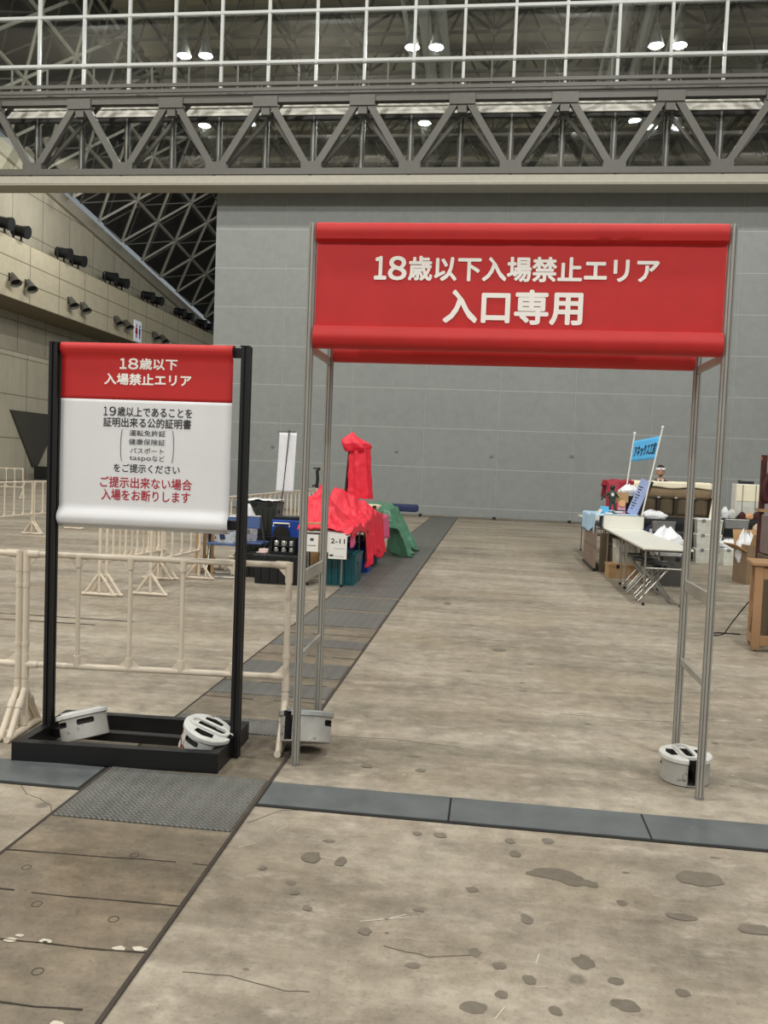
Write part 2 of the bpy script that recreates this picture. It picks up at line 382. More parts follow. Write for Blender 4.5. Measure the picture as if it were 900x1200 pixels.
# stains, chips and scratches on the concrete
M_stain = mat('floor_stain', (114, 106, 94), 0.6, 0, 0.14, 30); M_scr = mat('floor_scratch', (196, 188, 172), 0.7, 0, 0.1, 20)
def blob(b, x, y, r, sx=1, sy=1, seed=0, z=0.0012):
    n = 18; vs_ = []
    for k in range(n):
        t = 2*PI*k/n; q = r*(1+0.38*noise.noise(Vector((math.cos(t)*1.6+seed, math.sin(t)*1.6, seed*1.7))))
        vs_.append(b.bm.verts.new((x+q*sx*math.cos(t), y+q*sy*math.sin(t), z)))
    b.bm.faces.new(vs_)
b = MB(); rs = random.Random(5)
for x, y, r, sx, sy in ((0.358, 2.632, 0.032, 1, 1.22), (0.442, 2.550, 0.025, 1, 0.83), (0.452, 2.437, 0.041, 1, 0.77), (0.019, 2.344, 0.037, 1, 0.77), (0.099, 2.419, 0.020, 1, 0.96), (0.014, 2.622, 0.020, 1, 1.22), (0.093, 2.563, 0.020, 1, 1.02), (0.182, 2.509, 0.022, 1, 1.04), (-0.168, 2.513, 0.022, 1, 0.76), (0.250, 2.372, 0.019, 1, 1.10), (0.631, 2.527, 0.022, 1, 0.91), (0.188, 2.858, 0.023, 1, 1.30), (0.532, 3.036, 0.019, 1, 1.03), (0.002, 3.021, 0.024, 1, 0.79), (-0.178, 2.846, 0.020, 1, 0.85), (0.308, 3.202, 0.099, 1, 0.48), (0.373, 3.155, 0.042, 1, 0.74), (0.429, 3.154, 0.036, 1, 0.71), (0.147, 3.459, 0.021, 1, 1.16), (0.301, 3.492, 0.025, 1, 1.15), (0.164, 3.345, 0.024, 1, 1.22), (-0.237, 3.450, 0.021, 1, 1.03), (-0.141, 3.454, 0.027, 1, 1.03), (0.856, 3.282, 0.086, 1, 0.70), (0.728, 2.976, 0.052, 1, 0.44), (0.957, 2.939, 0.064, 1, 0.50), (-0.621, 3.149, 0.028, 1, 1.35), (-0.622, 2.869, 0.018, 1, 1.02), (-0.779, 3.024, 0.014, 1, 1.14), (-0.556, 2.776, 0.017, 1, 0.98), (-0.340, 2.673, 0.026, 1, 0.88), (0.136, 7.197, 0.058, 1, 1.13), (-0.427, 9.547, 0.043, 1, 2.14), (-0.556, 4.185, 0.030, 1, 0.95), (-0.283, 4.188, 0.025, 1, 0.88), (-0.621, 3.149, 0.033, 1, 1.44), (-0.502, 3.138, 0.022, 1, 1.67)):
    zz = globals().get('zz', .0010)+.00006; blob(b, x, y, r, sx, sy, rs.random()*50, zz)
for k in range(60):
    blob(b, rs.uniform(-.8, 2.4), rs.uniform(1.6, 9), rs.uniform(.006, .02), rs.uniform(.8, 1.6), rs.uniform(.5, 1), rs.random()*50)
struct(b.build('floor_stain', M_stain))
b = MB()
for (xa, ya), (xb, yb) in (((.044, 4.354), (.267, 4.369)), ((-.366, 2.731), (-.205, 2.79)), ((-.289, 2.757), (-.218, 2.804)), ((.206, 2.594), (.22, 2.653)), ((.079, 2.303), (.108, 2.365)), ((-.918, 3.176), (-.863, 3.226)), ((-.608, 3.167), (-.52, 3.149))):
    b.bar((xa, ya, .0013), (xb, yb, .0013), .004, .0006)
for k in range(34):
    x, y, a, l = rs.uniform(-.9, 2.3), rs.uniform(1.7, 10), rs.gauss(0.1, .5), rs.uniform(.02, .14)
    b.box((x, y, .0012), (l, rs.uniform(.002, .004), .0006), a)
for k in range(14): blob(b, rs.uniform(-1.7, 2), rs.uniform(1.7, 9), rs.uniform(.005, .014), 1.2, .8, rs.random()*40)
for y in (2.05, 2.42): 
    for k in range(7): blob(b, rs.uniform(-1.5, -1.0), y+rs.uniform(-.02, .02), rs.uniform(.006, .018), 1.3, .8, rs.random()*40, .0062)
struct(b.build('floor_scratch', M_scr))
b = MB()
for path in (((-.95, 3.4), (-.84, 3.56), (-.66, 3.60), (-.5, 3.58)), ((-.84, 2.35), (-.70, 2.36), (-.53, 2.32), (-.45, 2.33)), ((-.27, 2.6), (-.12, 2.57), (.03, 2.61)), ((-2.07, 3.58), (-1.99, 3.49), (-1.90, 3.45), (-1.82, 3.39), (-1.785, 3.33)), ((-.9, 4.6), (-.5, 4.64), (-.1, 4.6)), ((.5, 5.4), (.9, 5.37), (1.3, 5.41))):
    for (xa, ya), (xb, yb) in zip(path, path[1:]):
        for k in range(4):
            p = Vector((xa+(xb-xa)*k/4, ya+(yb-ya)*k/4+.006*fbm(xa*9+k, ya*7), .0008)); q = Vector((xa+(xb-xa)*(k+1)/4, ya+(yb-ya)*(k+1)/4+.006*fbm(xa*9+k+1, ya*7), .0008)); b.bar(p, q, .003, .0008)
struct(b.build('floor_crack', mat('crack_dark', (86, 78, 67), .9)))
# core rings in the trench covers
b = MB()
for x, y in ((-1.28, 3.02), (-1.45, 2.62), (-1.16, 2.58), (-1.25, 2.27), (-1.42, 2.02), (-1.1, 1.9), (-1.62, 2.85), (-1.3, 4.28), (-1.15, 4.95)):
    b.tube([(x+.016*math.cos(2*PI*k/12), y+.018*math.sin(2*PI*k/12), .0035) for k in range(13)], .0022, 5)
struct(b.build('floor_ring', mat('worn_ring', (74, 66, 57), .9, 0, .2)))

# ------------------------------------------------------------------ setting: partition, glazing, girder
PY = 26.3
cols = [-8.95+2.275*k for k in range(13)]
b = MB()
for a, c in zip(cols, cols[1:]): b.box(((a+c)/2, PY+.15, 5.17), (c-a-.02, .3, 10.22), bev=.006)
struct(b.build('wall_back', M_part))
b = MB(); b.box((4.7, PY+.158, 5.17), (27.2, .30, 10.18)); struct(b.build('wall_back_core', mat('panel_joint_light', (152, 156, 153), .6)))
b = MB()
for a in cols: b.box((a, PY-.02, .045), (.10, .08, .09), bev=.01)
struct(b.build('trim_1', M_kplast))
b = MB()
for x, z in ((-4.1, 2.2), (-2.95, 2.0), (-.02, 1.96), (2.4, 2.05), (-6.9, 2.0)): b.lathe([(.05, -.02), (.05, .02), (.03, .03)], 12, (x, PY-.01, z), rot_to((0, -1, 0)))
struct(b.build('wall_socket', M_greyp))
GY = 26.45; X0, X1 = -27.0, 14.0
b = MB()                                                # beam carrying the partition
b.box((-6.5, GY+.12, 10.43), (41, .4, .22)); struct(b.build('glazing_beam', M_steel))
mx = [-15.05+1.518*k for k in range(-8, 20)]
b = MB()
for x in mx: b.box((x, GY, 14.9), (.085, .09, 5.2))
for z in (13.93, 15.45, 16.97): b.box((-6.5, GY-.03, z), (41, .07, .085))
struct(b.build('window_1', M_mull))
b = MB(); b.box((-6.5, GY-.05, 12.38), (41, .12, .20)); b.box((-6.5, GY-.10, 12.56), (41, .05, .06)); struct(b.build('window_sill', M_sill))
b = MB()
for x in mx:
    for s in (-.06, .06): b.box((x+s, GY, 11.4), (.05, .10, 1.75))
b.box((-6.5, GY, 12.22), (41, .11, .13)); b.box((-6.5, GY, 10.60), (41, .11, .13))
struct(b.build('window_2', M_frame))
b = MB()
for x in mx: b.box((x, GY-.02, 11.4), (.055, .10, 1.7))
struct(b.build('window_mullion', M_steelL))
b = MB(); b.box((-6.5, GY+.03, 14.9), (41, .012, 5.0)); b.box((-6.5, GY+.03, 11.4), (41, .012, 1.6)); struct(b.build('window_glass', M_glass))
# lattice girder in front of the glazing, with catwalk rail
b = MB(); FY, RY = 25.05, 26.0
bot = [-14.5+2.93*k for k in range(-5, 11)]
b.box((-6.5, FY+.35, 10.12), (41, .75, .18)); 
b.box((-6.5, FY+.3, 12.33), (41, .22, .24)); b.box((-6.5, FY, 12.50), (41, .05, .10)); b.box((-6.5, RY, 12.80), (41, .14, .14))
for x in bot:
    b.box((x, FY+.25, 10.32), (.62, .30, .26)); b.box((x, FY+.1, 9.96), (.10, .16, .24)); b.box((x+.25, FY+.1, 9.96), (.06, .12, .24))
    t0, t1 = x-1.465, x+1.465
    for t in (t0, t1):
        s = 1 if t > x else -1
        b.bar((x+.16*s, FY+.22, 10.36), (t-.12*s, FY+.28, 12.28), .20, .16, (0, 1, 0))
        b.bar((x+.20*s, FY+.45, 10.36), (t+.55*s, RY, 12.76), .10, .10, (0, 1, 0))
        b.bar((t-.1*s, FY+.3, 12.36), (x, RY, 12.78), .09, .09)
    b.box((t1, FY+.27, 12.22), (.75, .26, .30)); b.box((t1, FY+.3, 12.0), (.26, .2, .3))
struct(b.build('ceiling_girder', M_steel))
b = MB(); b.prism([(FY-.05, 9.76), (FY-.05, 9.80), (FY+.04, 10.06), (FY+.4, 10.06), (FY+.4, 9.76)], -27, 14, 'X'); b.box((-6.5, FY+.35, 9.74), (41, .76, .035)); struct(b.build('girder_flange', mat('flange_baked_light', (162, 158, 146), .5, 0, .06)))  # pale colour stands in for light on the flange; face sloped to catch more
b = MB()
b.box((-6.5, FY-.02, 12.66), (41, .05, .10))
for k in range(27):
    x = -26+1.5*k + (.35 if k % 3 == 1 else 0); b.box((x, FY+.02, 12.9), (.045, .045, .72))
b.box((-6.5, FY+.02, 13.22), (41, .03, .03))
for x in bot:
    for s in (-.2, -.08, .08, .2): b.box((x+1.465+s, FY, 12.58), (.03, .03, .16))
struct(b.build('catwalk_rail', M_steel))

# ------------------------------------------------------------------ setting: side wall with gallery
WX = -26.0
b = MB(); b.box((WX-.4, 50, 3.5), (.6, 110, 7.0)); b.box((WX-1.39, 50, 6.86), (2.66, 110, .30)); b.box((WX-2.9, 50, 8.5), (.6, 110, 3.6)); struct(b.build('wall_left', M_wallc))
b = MB(); b.box((WX-.15, 50, 11.365), (.3, 110, 3.22)); b.box((WX-1.53, 50, 9.91), (3.0, 110, .3))
struct(b.build('wall_left_gallery', M_para))
ed = lambda y: 23.04-.1241*y
b = MB(); b.prism([(-5, 11), (100, 11), (100, ed(100)), (-5, ed(-5))], WX-1.6, WX-1.1, 'X'); struct(b.build('wall_left_upper', M_wallc))
b = MB(); b.bar((WX-1.15, 15, ed(15)+.3), (WX-1.15, 100, ed(100)+.3), .6, .75)
struct(b.build('roof_edge_beam', mat('edge_beam_concrete', (166, 160, 144), .8, 0, .06)))
b = MB(); b.skin([b.ring([(WX-1.2, 43.4, 3.78), (WX+.04, 43.4, 3.78), (WX+.04, 48.7, 3.78), (WX-1.2, 48.7, 3.78)]), b.ring([(WX-1.2, 45.7, .5), (WX+.04, 45.7, .74), (WX+.04, 46.2, .74), (WX-1.2, 46.2, .5)])])
struct(b.build('wall_left_buttress', mat('dark_painted_steel', (70, 68, 60), .7, 0, .1, 1)))
# ------------------------------------------------------------------ setting: roof of the next bay
rows = 10; pit = 3.42
nd = {}
def rn(j, k, back=0.0):
    y = 15.0+pit*(k+.5*j); z = ed(y)+2.05*j
    return Vector((WX+.3+1.78*j - back*.75, y, z+back*.66))
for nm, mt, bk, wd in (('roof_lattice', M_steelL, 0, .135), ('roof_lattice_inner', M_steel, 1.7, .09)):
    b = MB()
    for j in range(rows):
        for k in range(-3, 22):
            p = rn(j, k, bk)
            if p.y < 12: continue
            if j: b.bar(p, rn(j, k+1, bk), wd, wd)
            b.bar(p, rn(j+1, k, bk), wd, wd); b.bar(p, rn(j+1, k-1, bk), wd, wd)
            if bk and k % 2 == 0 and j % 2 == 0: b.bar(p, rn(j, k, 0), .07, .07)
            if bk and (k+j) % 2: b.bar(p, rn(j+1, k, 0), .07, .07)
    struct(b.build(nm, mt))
b = MB()
q = [(WX-1.5, ed(0)+.2), (WX-2.2, ed(0)+2.2), (WX+1.5+1.78*rows-3, ed(0)+2.05*rows+1.5), (WX+3.3+1.78*rows-3, ed(0)+2.05*rows+.8)]
V0 = [b.bm.verts.new((x, 27.0, z-.1241*27.0)) for x, z in q[1:3]]; V1 = [b.bm.verts.new((x, 100, z-.1241*100)) for x, z in q[1:3]]
b.bm.faces.new((V0[0], V0[1], V1[1], V1[0])); struct(b.build('roof_slope', M_roofk, solid=.1))
b = MB(); bz = lambda y: 27.0-.1241*y
b2 = MB()
for i in range(17):
    for j in range(16):
        x = -20+3.2*i; y = 28.5+3.1*j
        p = Vector((x, y, bz(y)))
        if i < 16: b.bar(p, (x+3.2, y, bz(y)), .10, .13)
        b.bar(p, (x, y+3.1, bz(y+3.1)), .08, .08)
        t = Vector((x+1.6, y+1.55, bz(y+1.55)+2.1))
        for dx, dy in ((0, 0), (3.2, 0), (0, 3.1), (3.2, 3.1)): b2.bar(t, (x+dx, y+dy, bz(y+dy)), .14 if dy == 0 else .09, .14 if dy == 0 else .09)
        b2.sphere(p, .24, 8)
        if i < 16: b2.bar(t, t+Vector((3.2, 0, 0)), .13, .30)
struct(b.build('roof_space_frame', M_strut)); struct(b2.build('roof_space_frame_web', M_strut))
b = MB()
for y0 in range(27, 100, 4): b.skin([b.ring([(-20, y0, bz(y0)+2.5), (36, y0, bz(y0)+2.5), (36, y0+3.95, bz(y0+4)+2.5), (-20, y0+3.95, bz(y0+4)+2.5)]), b.ring([(-20, y0, bz(y0)+2.7), (36, y0, bz(y0)+2.7), (36, y0+3.95, bz(y0+4)+2.7), (-20, y0+3.95, bz(y0+4)+2.7)])])
struct(b.build('ceiling', M_roofd))
b = MB()
for y0 in range(28, 98, 4): b.box((8, y0+2, bz(y0+2)+2.4), (56, .2, .25))
struct(b.build('roof_purlin', mat('roof_purlin', (134, 126, 106), .7)))
# ducts behind the glass
b = MB()
for x in (-3.9, -3.2, 4.9, 5.9): b.tube([(x, 34, 22.4), (x+.1, 46, 20.6)], .30, 10)
for x in (-4.6, 4.2, 6.9): b.tube([(x, 33, 21.6), (x+.1, 52, 18.9)], .10, 8)
struct(b.build('ceiling_duct', mat('galvanised_duct', (128, 128, 122), .45, .3)))
b = MB(); b.box((-6, 5, 20.4), (60, 39, .2)); struct(b.build('ceiling', mat('hall_roof', (78, 74, 66), .8)))
b = MB()
for k in range(8):
    b.box((-6, -12+5*k, 19.9), (60, .3, .8))
struct(b.build('ceiling_beam', M_strut))
# lamps seen through the glass
def lamp():
    t = thing('high_bay_lamp', (0, 0, 0), '', 'lamp')
    b = MB(); b.lathe([(.02, .62), (.10, .6), (.16, .45), (.19, .30), (.27, .06), (.28, 0), (.26, .02), (.16, .3), (.05, .35)], 20); b.build('reflector', M_silver, t, 40)
    b = MB(); b.lathe([(.05, .10), (.20, .10), (.22, .06), (.16, .0), (.05, -.02)], 18); b.build('lamp_lens', M_lens, t, 60)
    b = MB(); b.tube([(0, 0, .6), (0, 0, 5.6)], .02, 6); b.box((0, 0, .68), (.2, .2, .2)); b.build('hanger', M_strut, t)
    return t
L0 = lamp(); first = True
for (x, y, z, lab) in ((-12.75, 33.07, 17.35, 'lit high bay lamp behind the glass, left lamp of the left pair'), (-11.88, 33.1, 17.35, 'lit high bay lamp behind the glass, right lamp of the left pair'),
        (-3.70, 32.9, 17.4, 'lit high bay lamp behind the glass, left lamp of the middle pair'), (-2.79, 32.93, 17.4, 'lit high bay lamp behind the glass, right lamp of the middle pair'),
        (5.31, 33.07, 17.35, 'lit high bay lamp behind the glass, left lamp of the right pair'), (6.14, 33.1, 17.35, 'lit high bay lamp behind the glass, right lamp of the right pair'),
        (-13.7, 38.24, 16.7, 'far lit lamp seen in the lower window row left of the leftmost pair of glimmers'), (-11.57, 38.28, 16.75, 'single small far lamp in the lower window row, right of the left cluster'),
        (-3.62, 38.23, 16.7, 'far lamp in the lower window row below the middle pair'), (5.45, 38.36, 16.75, 'far lamp in the lower window row at right, leftmost of three'),
        (6.2, 38.8, 16.65, 'far lamp in the lower window row at right, middle of three'), (7.35, 39.0, 16.65, 'far lamp in the lower window row at right, rightmost of three')):
    if first: o = L0; o.location = (x, y, z); first = False
    else: o = dup(L0, (x, y, z))
    o['label'] = lab; o['group'] = 'high bay lamps of the next hall bay'
for x, y, z, p in ((-12.75, 33.07, 17.15, 600), (-11.88, 33.1, 17.15, 600), (-3.70, 32.9, 17.2, 600), (-2.79, 32.93, 17.2, 600), (5.31, 33.07, 17.15, 600), (6.14, 33.1, 17.15, 600), (-13.7, 38.24, 16.5, 1800), (-3.62, 38.23, 16.5, 1100), (6.2, 38.8, 16.45, 1100)):
    lamp_glow(x, y, z, p)
for k, (x, y, z) in enumerate(((-22.6, 45.5, 16.2),)):
    dup(L0, (x, y, z), 0, 'added lamp lighting the left concrete wall', 'high bay lamps of the next hall bay'); lamp_glow(x, y, z-.2, 450)  # lamp and its fitting added only to light the gallery wall
# ------------------------------------------------------------------ entrance gate
def octa(r=.0205):
    pr = []
    for k in range(8):
        a = 2*PI*k/8 + PI/8
        for da, rr in ((-.30, r), (-.13, r), (-.10, r*.62), (.10, r*.62), (.13, r), (.30, r)): pr.append((rr*math.cos(a+da), rr*math.sin(a+da)))
    return pr
GX0, GX1, GY0, GY1, GH = -0.912, 1.05, 4.12, 4.66, 2.685
g = thing('entrance_gate', ((GX0+GX1)/2, (GY0+GY1)/2, 0), 'tall aluminium entrance gate frame holding the red entrance banners', 'gate')
gc = Vector(((GX0+GX1)/2, (GY0+GY1)/2, 0))
for x in (GX0, GX1):
    for y in (GY0, GY1):
        b = MB(); b.prism(octa(), 0.012, GH, 'Z', (x-gc.x, y-gc.y, 0)); p = b.build('post', M_alu, g)
        b = MB(); b.lathe([(.012, 0), (.021, 0), (.021, .014), (.012, .016)], 14, (x-gc.x, y-gc.y, 0)); b.build('foot_cap', M_greyp, p)
    for z, h in ((.95, .062), (.545, .035), (2.085, .04), (2.655, .04)):
        b = MB(); b.box((x-gc.x, 0, z), (.016, GY1-GY0-.036, h), bev=.003); b.build('side_rail', M_aluflat, g)
for y in (GY0, GY1):
    for z in (2.64, 2.135):
        b = MB(); b.tube([(GX0+.018-gc.x, y-gc.y, z), (GX1-.018-gc.x, y-gc.y, z)], .017, 12); b.build('cross_rail', M_aluflat, g, 40)
def banner(y, label, text):
    x0, x1 = GX0+.024, GX1-.024
    t = thing('entrance_banner', ((x0+x1)/2, y, 2.08), label, 'banner')
    prof = []
    def arc(cy, cz, r, a0, a1, n): return [(cy+r*math.cos(R(a0+(a1-a0)*k/n)), cz+r*math.sin(R(a0+(a1-a0)*k/n))) for k in range(n+1)]
    prof = arc(0, 2.643, .045, 205, -45, 12) + [(.014, 2.578), (-.002, 2.56), (-.002, 2.40), (-.002, 2.215), (.010, 2.20)] + arc(0, 2.135, .053, 55, -215, 14) + [(-.037, 2.187), (-.0085, 2.194), (-.0085, 2.23), (-.0085, 2.40), (-.0085, 2.55), (-.0085, 2.592), (-.036, 2.604)]
    cx = (x0+x1)/2
    b = MB(); n = 60; rings = []
    for i in range(n+1):
        x = x0+(x1-x0)*i/n; rr = []
        for py, pz in prof:
            wv = .0035*fbm(x*1.6, pz*7, y) if py > -.1 else 0
            roll = .004*fbm(x*6, pz*3, y+3) if pz < 2.19 or pz > 2.6 else 0
            rr.append((x-cx, py+wv*.6+roll, pz-2.08))
        rings.append(b.ring(rr))
    b.skin(rings); b.build('banner_cloth', M_red, t, 50)
    if text:
        lettering('lettering', [('１', -.600, -.548, 2.420, 2.524), ('８', -.533, -.450, 2.418, 2.525), ('歳以下入場禁止エリア', -.436, .726, 2.416, 2.527), ('入口専用', -.260, .386, 2.218, 2.372)], y-.0125, M_wtxt, t, (cx, y, 2.08), bold=.030)
    return t
banner(GY0, 'front red entrance banner with large white lettering on the gate', True)
banner(GY1, 'plain back of the rear red banner, seen below and behind the lettered one', False)

# ------------------------------------------------------------------ sign stand
SR = R(3.0); sc = Vector((-1.755, 4.13, 0))
s = thing('sign_stand', sc, 'black metal sign stand on a low rectangular base', 'sign stand', rz=0)
fl, fr_, bl, brr = (-2.27, 3.86), (-1.245, 3.925), (-2.275, 4.37), (-1.245, 4.41)
def loc(p, z): return (p[0]-sc.x, p[1]-sc.y, z)
b = MB(); b.bar(loc(fl, .055), loc(fr_, .055), .05, .095); b.build('front_bar', M_black, s)
b = MB(); b.bar(loc(bl, .055), loc(brr, .055), .05, .095); b.build('back_bar', M_black, s)
b = MB(); b.bar((fl[0]+.025-sc.x, fl[1]-sc.y, .055), (bl[0]+.025-sc.x, bl[1]-sc.y, .055), .05, .093); b.build('side_bar', M_black, s)
b = MB(); b.bar((fr_[0]-.025-sc.x, fr_[1]-sc.y, .055), (brr[0]-.025-sc.x, brr[1]-sc.y, .055), .05, .093); b.build('side_bar', M_black, s)
b = MB(); b.bar((fl[0]-sc.x+.03, .05, .05), (fr_[0]-sc.x-.03, .07, .05), .05, .045); b.build('middle_bar', M_black, s)
for p in (fl, fr_, bl, brr):
    b = MB(); b.lathe([(.02, 0), (.022, .003), (.012, .008)], 12, (p[0]*.98+sc.x*.02-sc.x, p[1]-sc.y, 0)); b.build('levelling_foot', M_greyp, s)
for x in (-2.245, -1.24):
    y = 4.145; r_ = .0225; k = .006
    pr = [(-r_, -r_), (-k, -r_), (-k, -r_+.008), (k, -r_+.008), (k, -r_), (r_, -r_), (r_, -k), (r_-.008, -k), (r_-.008, k), (r_, k), (r_, r_), (k, r_), (k, r_-.008), (-k, r_-.008), (-k, r_), (-r_, r_), (-r_, k), (-r_+.008, k), (-r_+.008, -k), (-r_, -k)]
    dx = 0.03 if x < -2 else .024
    b = MB(); b.prism(pr, .01 if x > -2 else .03, 2.085, 'Z', (x-sc.x+(0 if x < -2 else .006), y-sc.y, 0)); b.build('post', M_black, s)
    b = MB(); b.box((x-sc.x, y-sc.y, 2.087), (.046, .046, .005)); b.build('post_cap', M_kplast, s)
for z in (2.058, 1.19):
    b = MB(); b.box((0.013, .047, z), (.965, .028, .05), bev=.003); b.build('cross_bar', M_black, s)
sx0, sx1 = -2.215, -1.305
t = thing('sign_banner', ((sx0+sx1)/2, 4.16, 1.17), 'red and white age check notice banner hung in the black sign stand', 'sign')
tc = Vector(((sx0+sx1)/2, 4.16, 1.17))
def sy(x, z):
    return -.006-.0012*fbm(x*2, z*3) - (.030*max(0, 1-abs(z-1.195)/.045)**.5 if z < 1.24 else 0) - (.026*max(0, 1-abs(z-2.062)/.034)**.5 if z > 2.028 else 0)
def sgrid(z0, z1, nv):
    b = MB(); b.grid(lambda u, v: (sx0+(sx1-sx0)*u-tc.x, sy(sx0+(sx1-sx0)*u, z0+(z1-z0)*v), z0+(z1-z0)*v-tc.z), 24, nv); return b
b = sgrid(1.805, 2.087, 16); b.mi = 0
b.grid(lambda u, v: (sx0+(sx1-sx0)*u-tc.x, -.010+.036*v, 2.087-tc.z+.006*math.sin(PI*v)), 24, 4)
b.build('red_panel', M_red, t, 60, solid=.002)
b = sgrid(1.155, 1.805, 40); b.grid(lambda u, v: (sx0+(sx1-sx0)*u-tc.x, -.010+.04*v, 1.155-tc.z-.012*math.sin(PI*v)), 24, 6)
b.build('white_panel', M_whitecl, t, 60, solid=.002)
ly = 4.16-.0092; of = (tc.x, tc.y, tc.z)
lettering('heading', [('１', -1.898, -1.865, 1.963, 2.014), ('８', -1.853, -1.802, 1.962, 2.015), ('歳以下', -1.793, -1.595, 1.962, 2.016), ('入場禁止エリア', -1.979, -1.521, 1.882, 1.938)], ly, M_wtxt, t, of, bold=.030)
def paren(s_):
    xc = -1.882 if s_ < 0 else -1.608
    return [(xc - s_*0.006 + s_*.010*math.cos(R(a)) , ly+.0005, 1.5745+.082*math.sin(R(a))) for a in range(-80, 81, 10)]
lettering('body_text', [('１', -1.980, -1.960, 1.724, 1.768), ('９', -1.949, -1.915, 1.723, 1.769), ('歳以上であることを', -1.906, -1.511, 1.722, 1.770), ('証明出来る公的証明書', -1.981, -1.515, 1.667, 1.715)], ly, M_ktxt, t, of, bold=.012)
lettering('request_text', [('をご提示ください', -1.921, -1.569, 1.437, 1.480)], ly, M_ktxt, t, of, bold=.012)
o = lettering('list_text', [('運転免許証', -1.840, -1.648, 1.624, 1.654), ('健康保険証', -1.842, -1.649, 1.579, 1.609), ('パスポート', -1.834, -1.655, 1.536, 1.564), ('taspo', -1.837, -1.722, 1.493, 1.520), ('など', -1.716, -1.650, 1.498, 1.526)], ly, M_gtxt, t, of, bold=.006)
for sg in (-1, 1):
    b = MB(); b.tube([Vector(p)-tc for p in paren(sg)], .0016, 5); b.build('bracket', M_gtxt, t)
lettering('warning_text', [('ご提示出来ない場合', -1.991, -1.503, 1.357, 1.412), ('入場をお断りします', -1.983, -1.511, 1.292, 1.348)], ly, M_rtxt, t, of, bold=.014)

# ------------------------------------------------------------------ iron weights
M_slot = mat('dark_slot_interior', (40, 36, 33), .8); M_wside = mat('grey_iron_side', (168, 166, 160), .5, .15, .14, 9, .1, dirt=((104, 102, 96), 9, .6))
def weight(loc_, rot, label, m, rust=False, sc_=1.0, side=True):
    t = thing('stage_weight', loc_, label, 'weight', 'round iron weights holding the stands'); t.rotation_euler = (Matrix.Rotation(R(rot[1]), 3, 'Y') @ Matrix.Rotation(R(rot[0]), 3, 'X') @ Matrix.Rotation(R(rot[2]), 3, 'Z')).to_euler()
    t.scale = (sc_,)*3
    b = MB(); b.lathe([(.05, 0), (.112, 0), (.118, .004), (.118, .112), (.128, .117), (.128, .134), (.124, .138), (.05, .138)], 48); 
    body = b.build('weight_body', [M_wside if side else m, M_slot, m], t, 35)
    for p in body.data.polygons: p.material_index = 2 if p.normal.z > .6 or p.center.z > .118 else 0
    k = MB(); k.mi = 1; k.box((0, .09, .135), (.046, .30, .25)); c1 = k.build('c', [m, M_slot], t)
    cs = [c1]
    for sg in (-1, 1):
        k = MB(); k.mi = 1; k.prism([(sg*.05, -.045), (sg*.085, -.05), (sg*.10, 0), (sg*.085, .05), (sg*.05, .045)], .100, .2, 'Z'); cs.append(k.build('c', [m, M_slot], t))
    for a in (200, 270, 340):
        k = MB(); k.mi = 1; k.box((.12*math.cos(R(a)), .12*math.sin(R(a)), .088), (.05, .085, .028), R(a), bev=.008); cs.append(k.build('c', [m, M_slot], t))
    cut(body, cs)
    b = MB()
    st = lambda w_, l_: [(w_*math.cos(R(q)) , (l_ if q < 180 else -l_) + w_*math.sin(R(q))) for q in list(range(0, 181, 20))+list(range(180, 361, 20))]
    ou, inn = st(.043, .066), st(.024, .066)
    ra = [b.ring([(x, y, z) for x, y in ou]) for z in (.134, .148)]; rb = [b.ring([(x, y, z) for x, y in inn]) for z in (.148, .134)]
    b.skin([ra[0], ra[1], rb[0], rb[1]], cap=False); b.build('handle_bar', m, t, 30)
    if rust:
        b = MB()
        for a, z, q in ((290, .085, .020), (300, .03, .030), (322, .022, .022), (280, .055, .018)):
            vs_ = []
            for i in range(12):
                u = 2*PI*i/12; rr = q*(1+.3*noise.noise(Vector((i*.9, a, z))))
                aa = R(a)+rr*math.cos(u)/.119; vs_.append(b.bm.verts.new((.1187*math.cos(aa), .1187*math.sin(aa), max(.002, z+rr*math.sin(u)))))
            b.bm.faces.new(vs_)
        b.build('rust_patch', M_rust, t)
    return t
weight((1.035, 4.37, .002), (0, 0, 186), 'white iron weight standing upright beside the right gate post', M_wt)
weight((-.905, 4.30, .056), (-20, -3, 150), 'grey cast iron weight tipped away at the left gate post', M_wt2, False, 1.14)
weight((-2.015, 4.10, .055), (-11, -17, -35), 'pale worn iron weight lying tilted in the left end of the black base', M_wt)
weight((-1.40, 4.10, .040), (6, 20, -90), 'white iron weight with rust patches in the right end of the black base', M_wt, True, side=False)

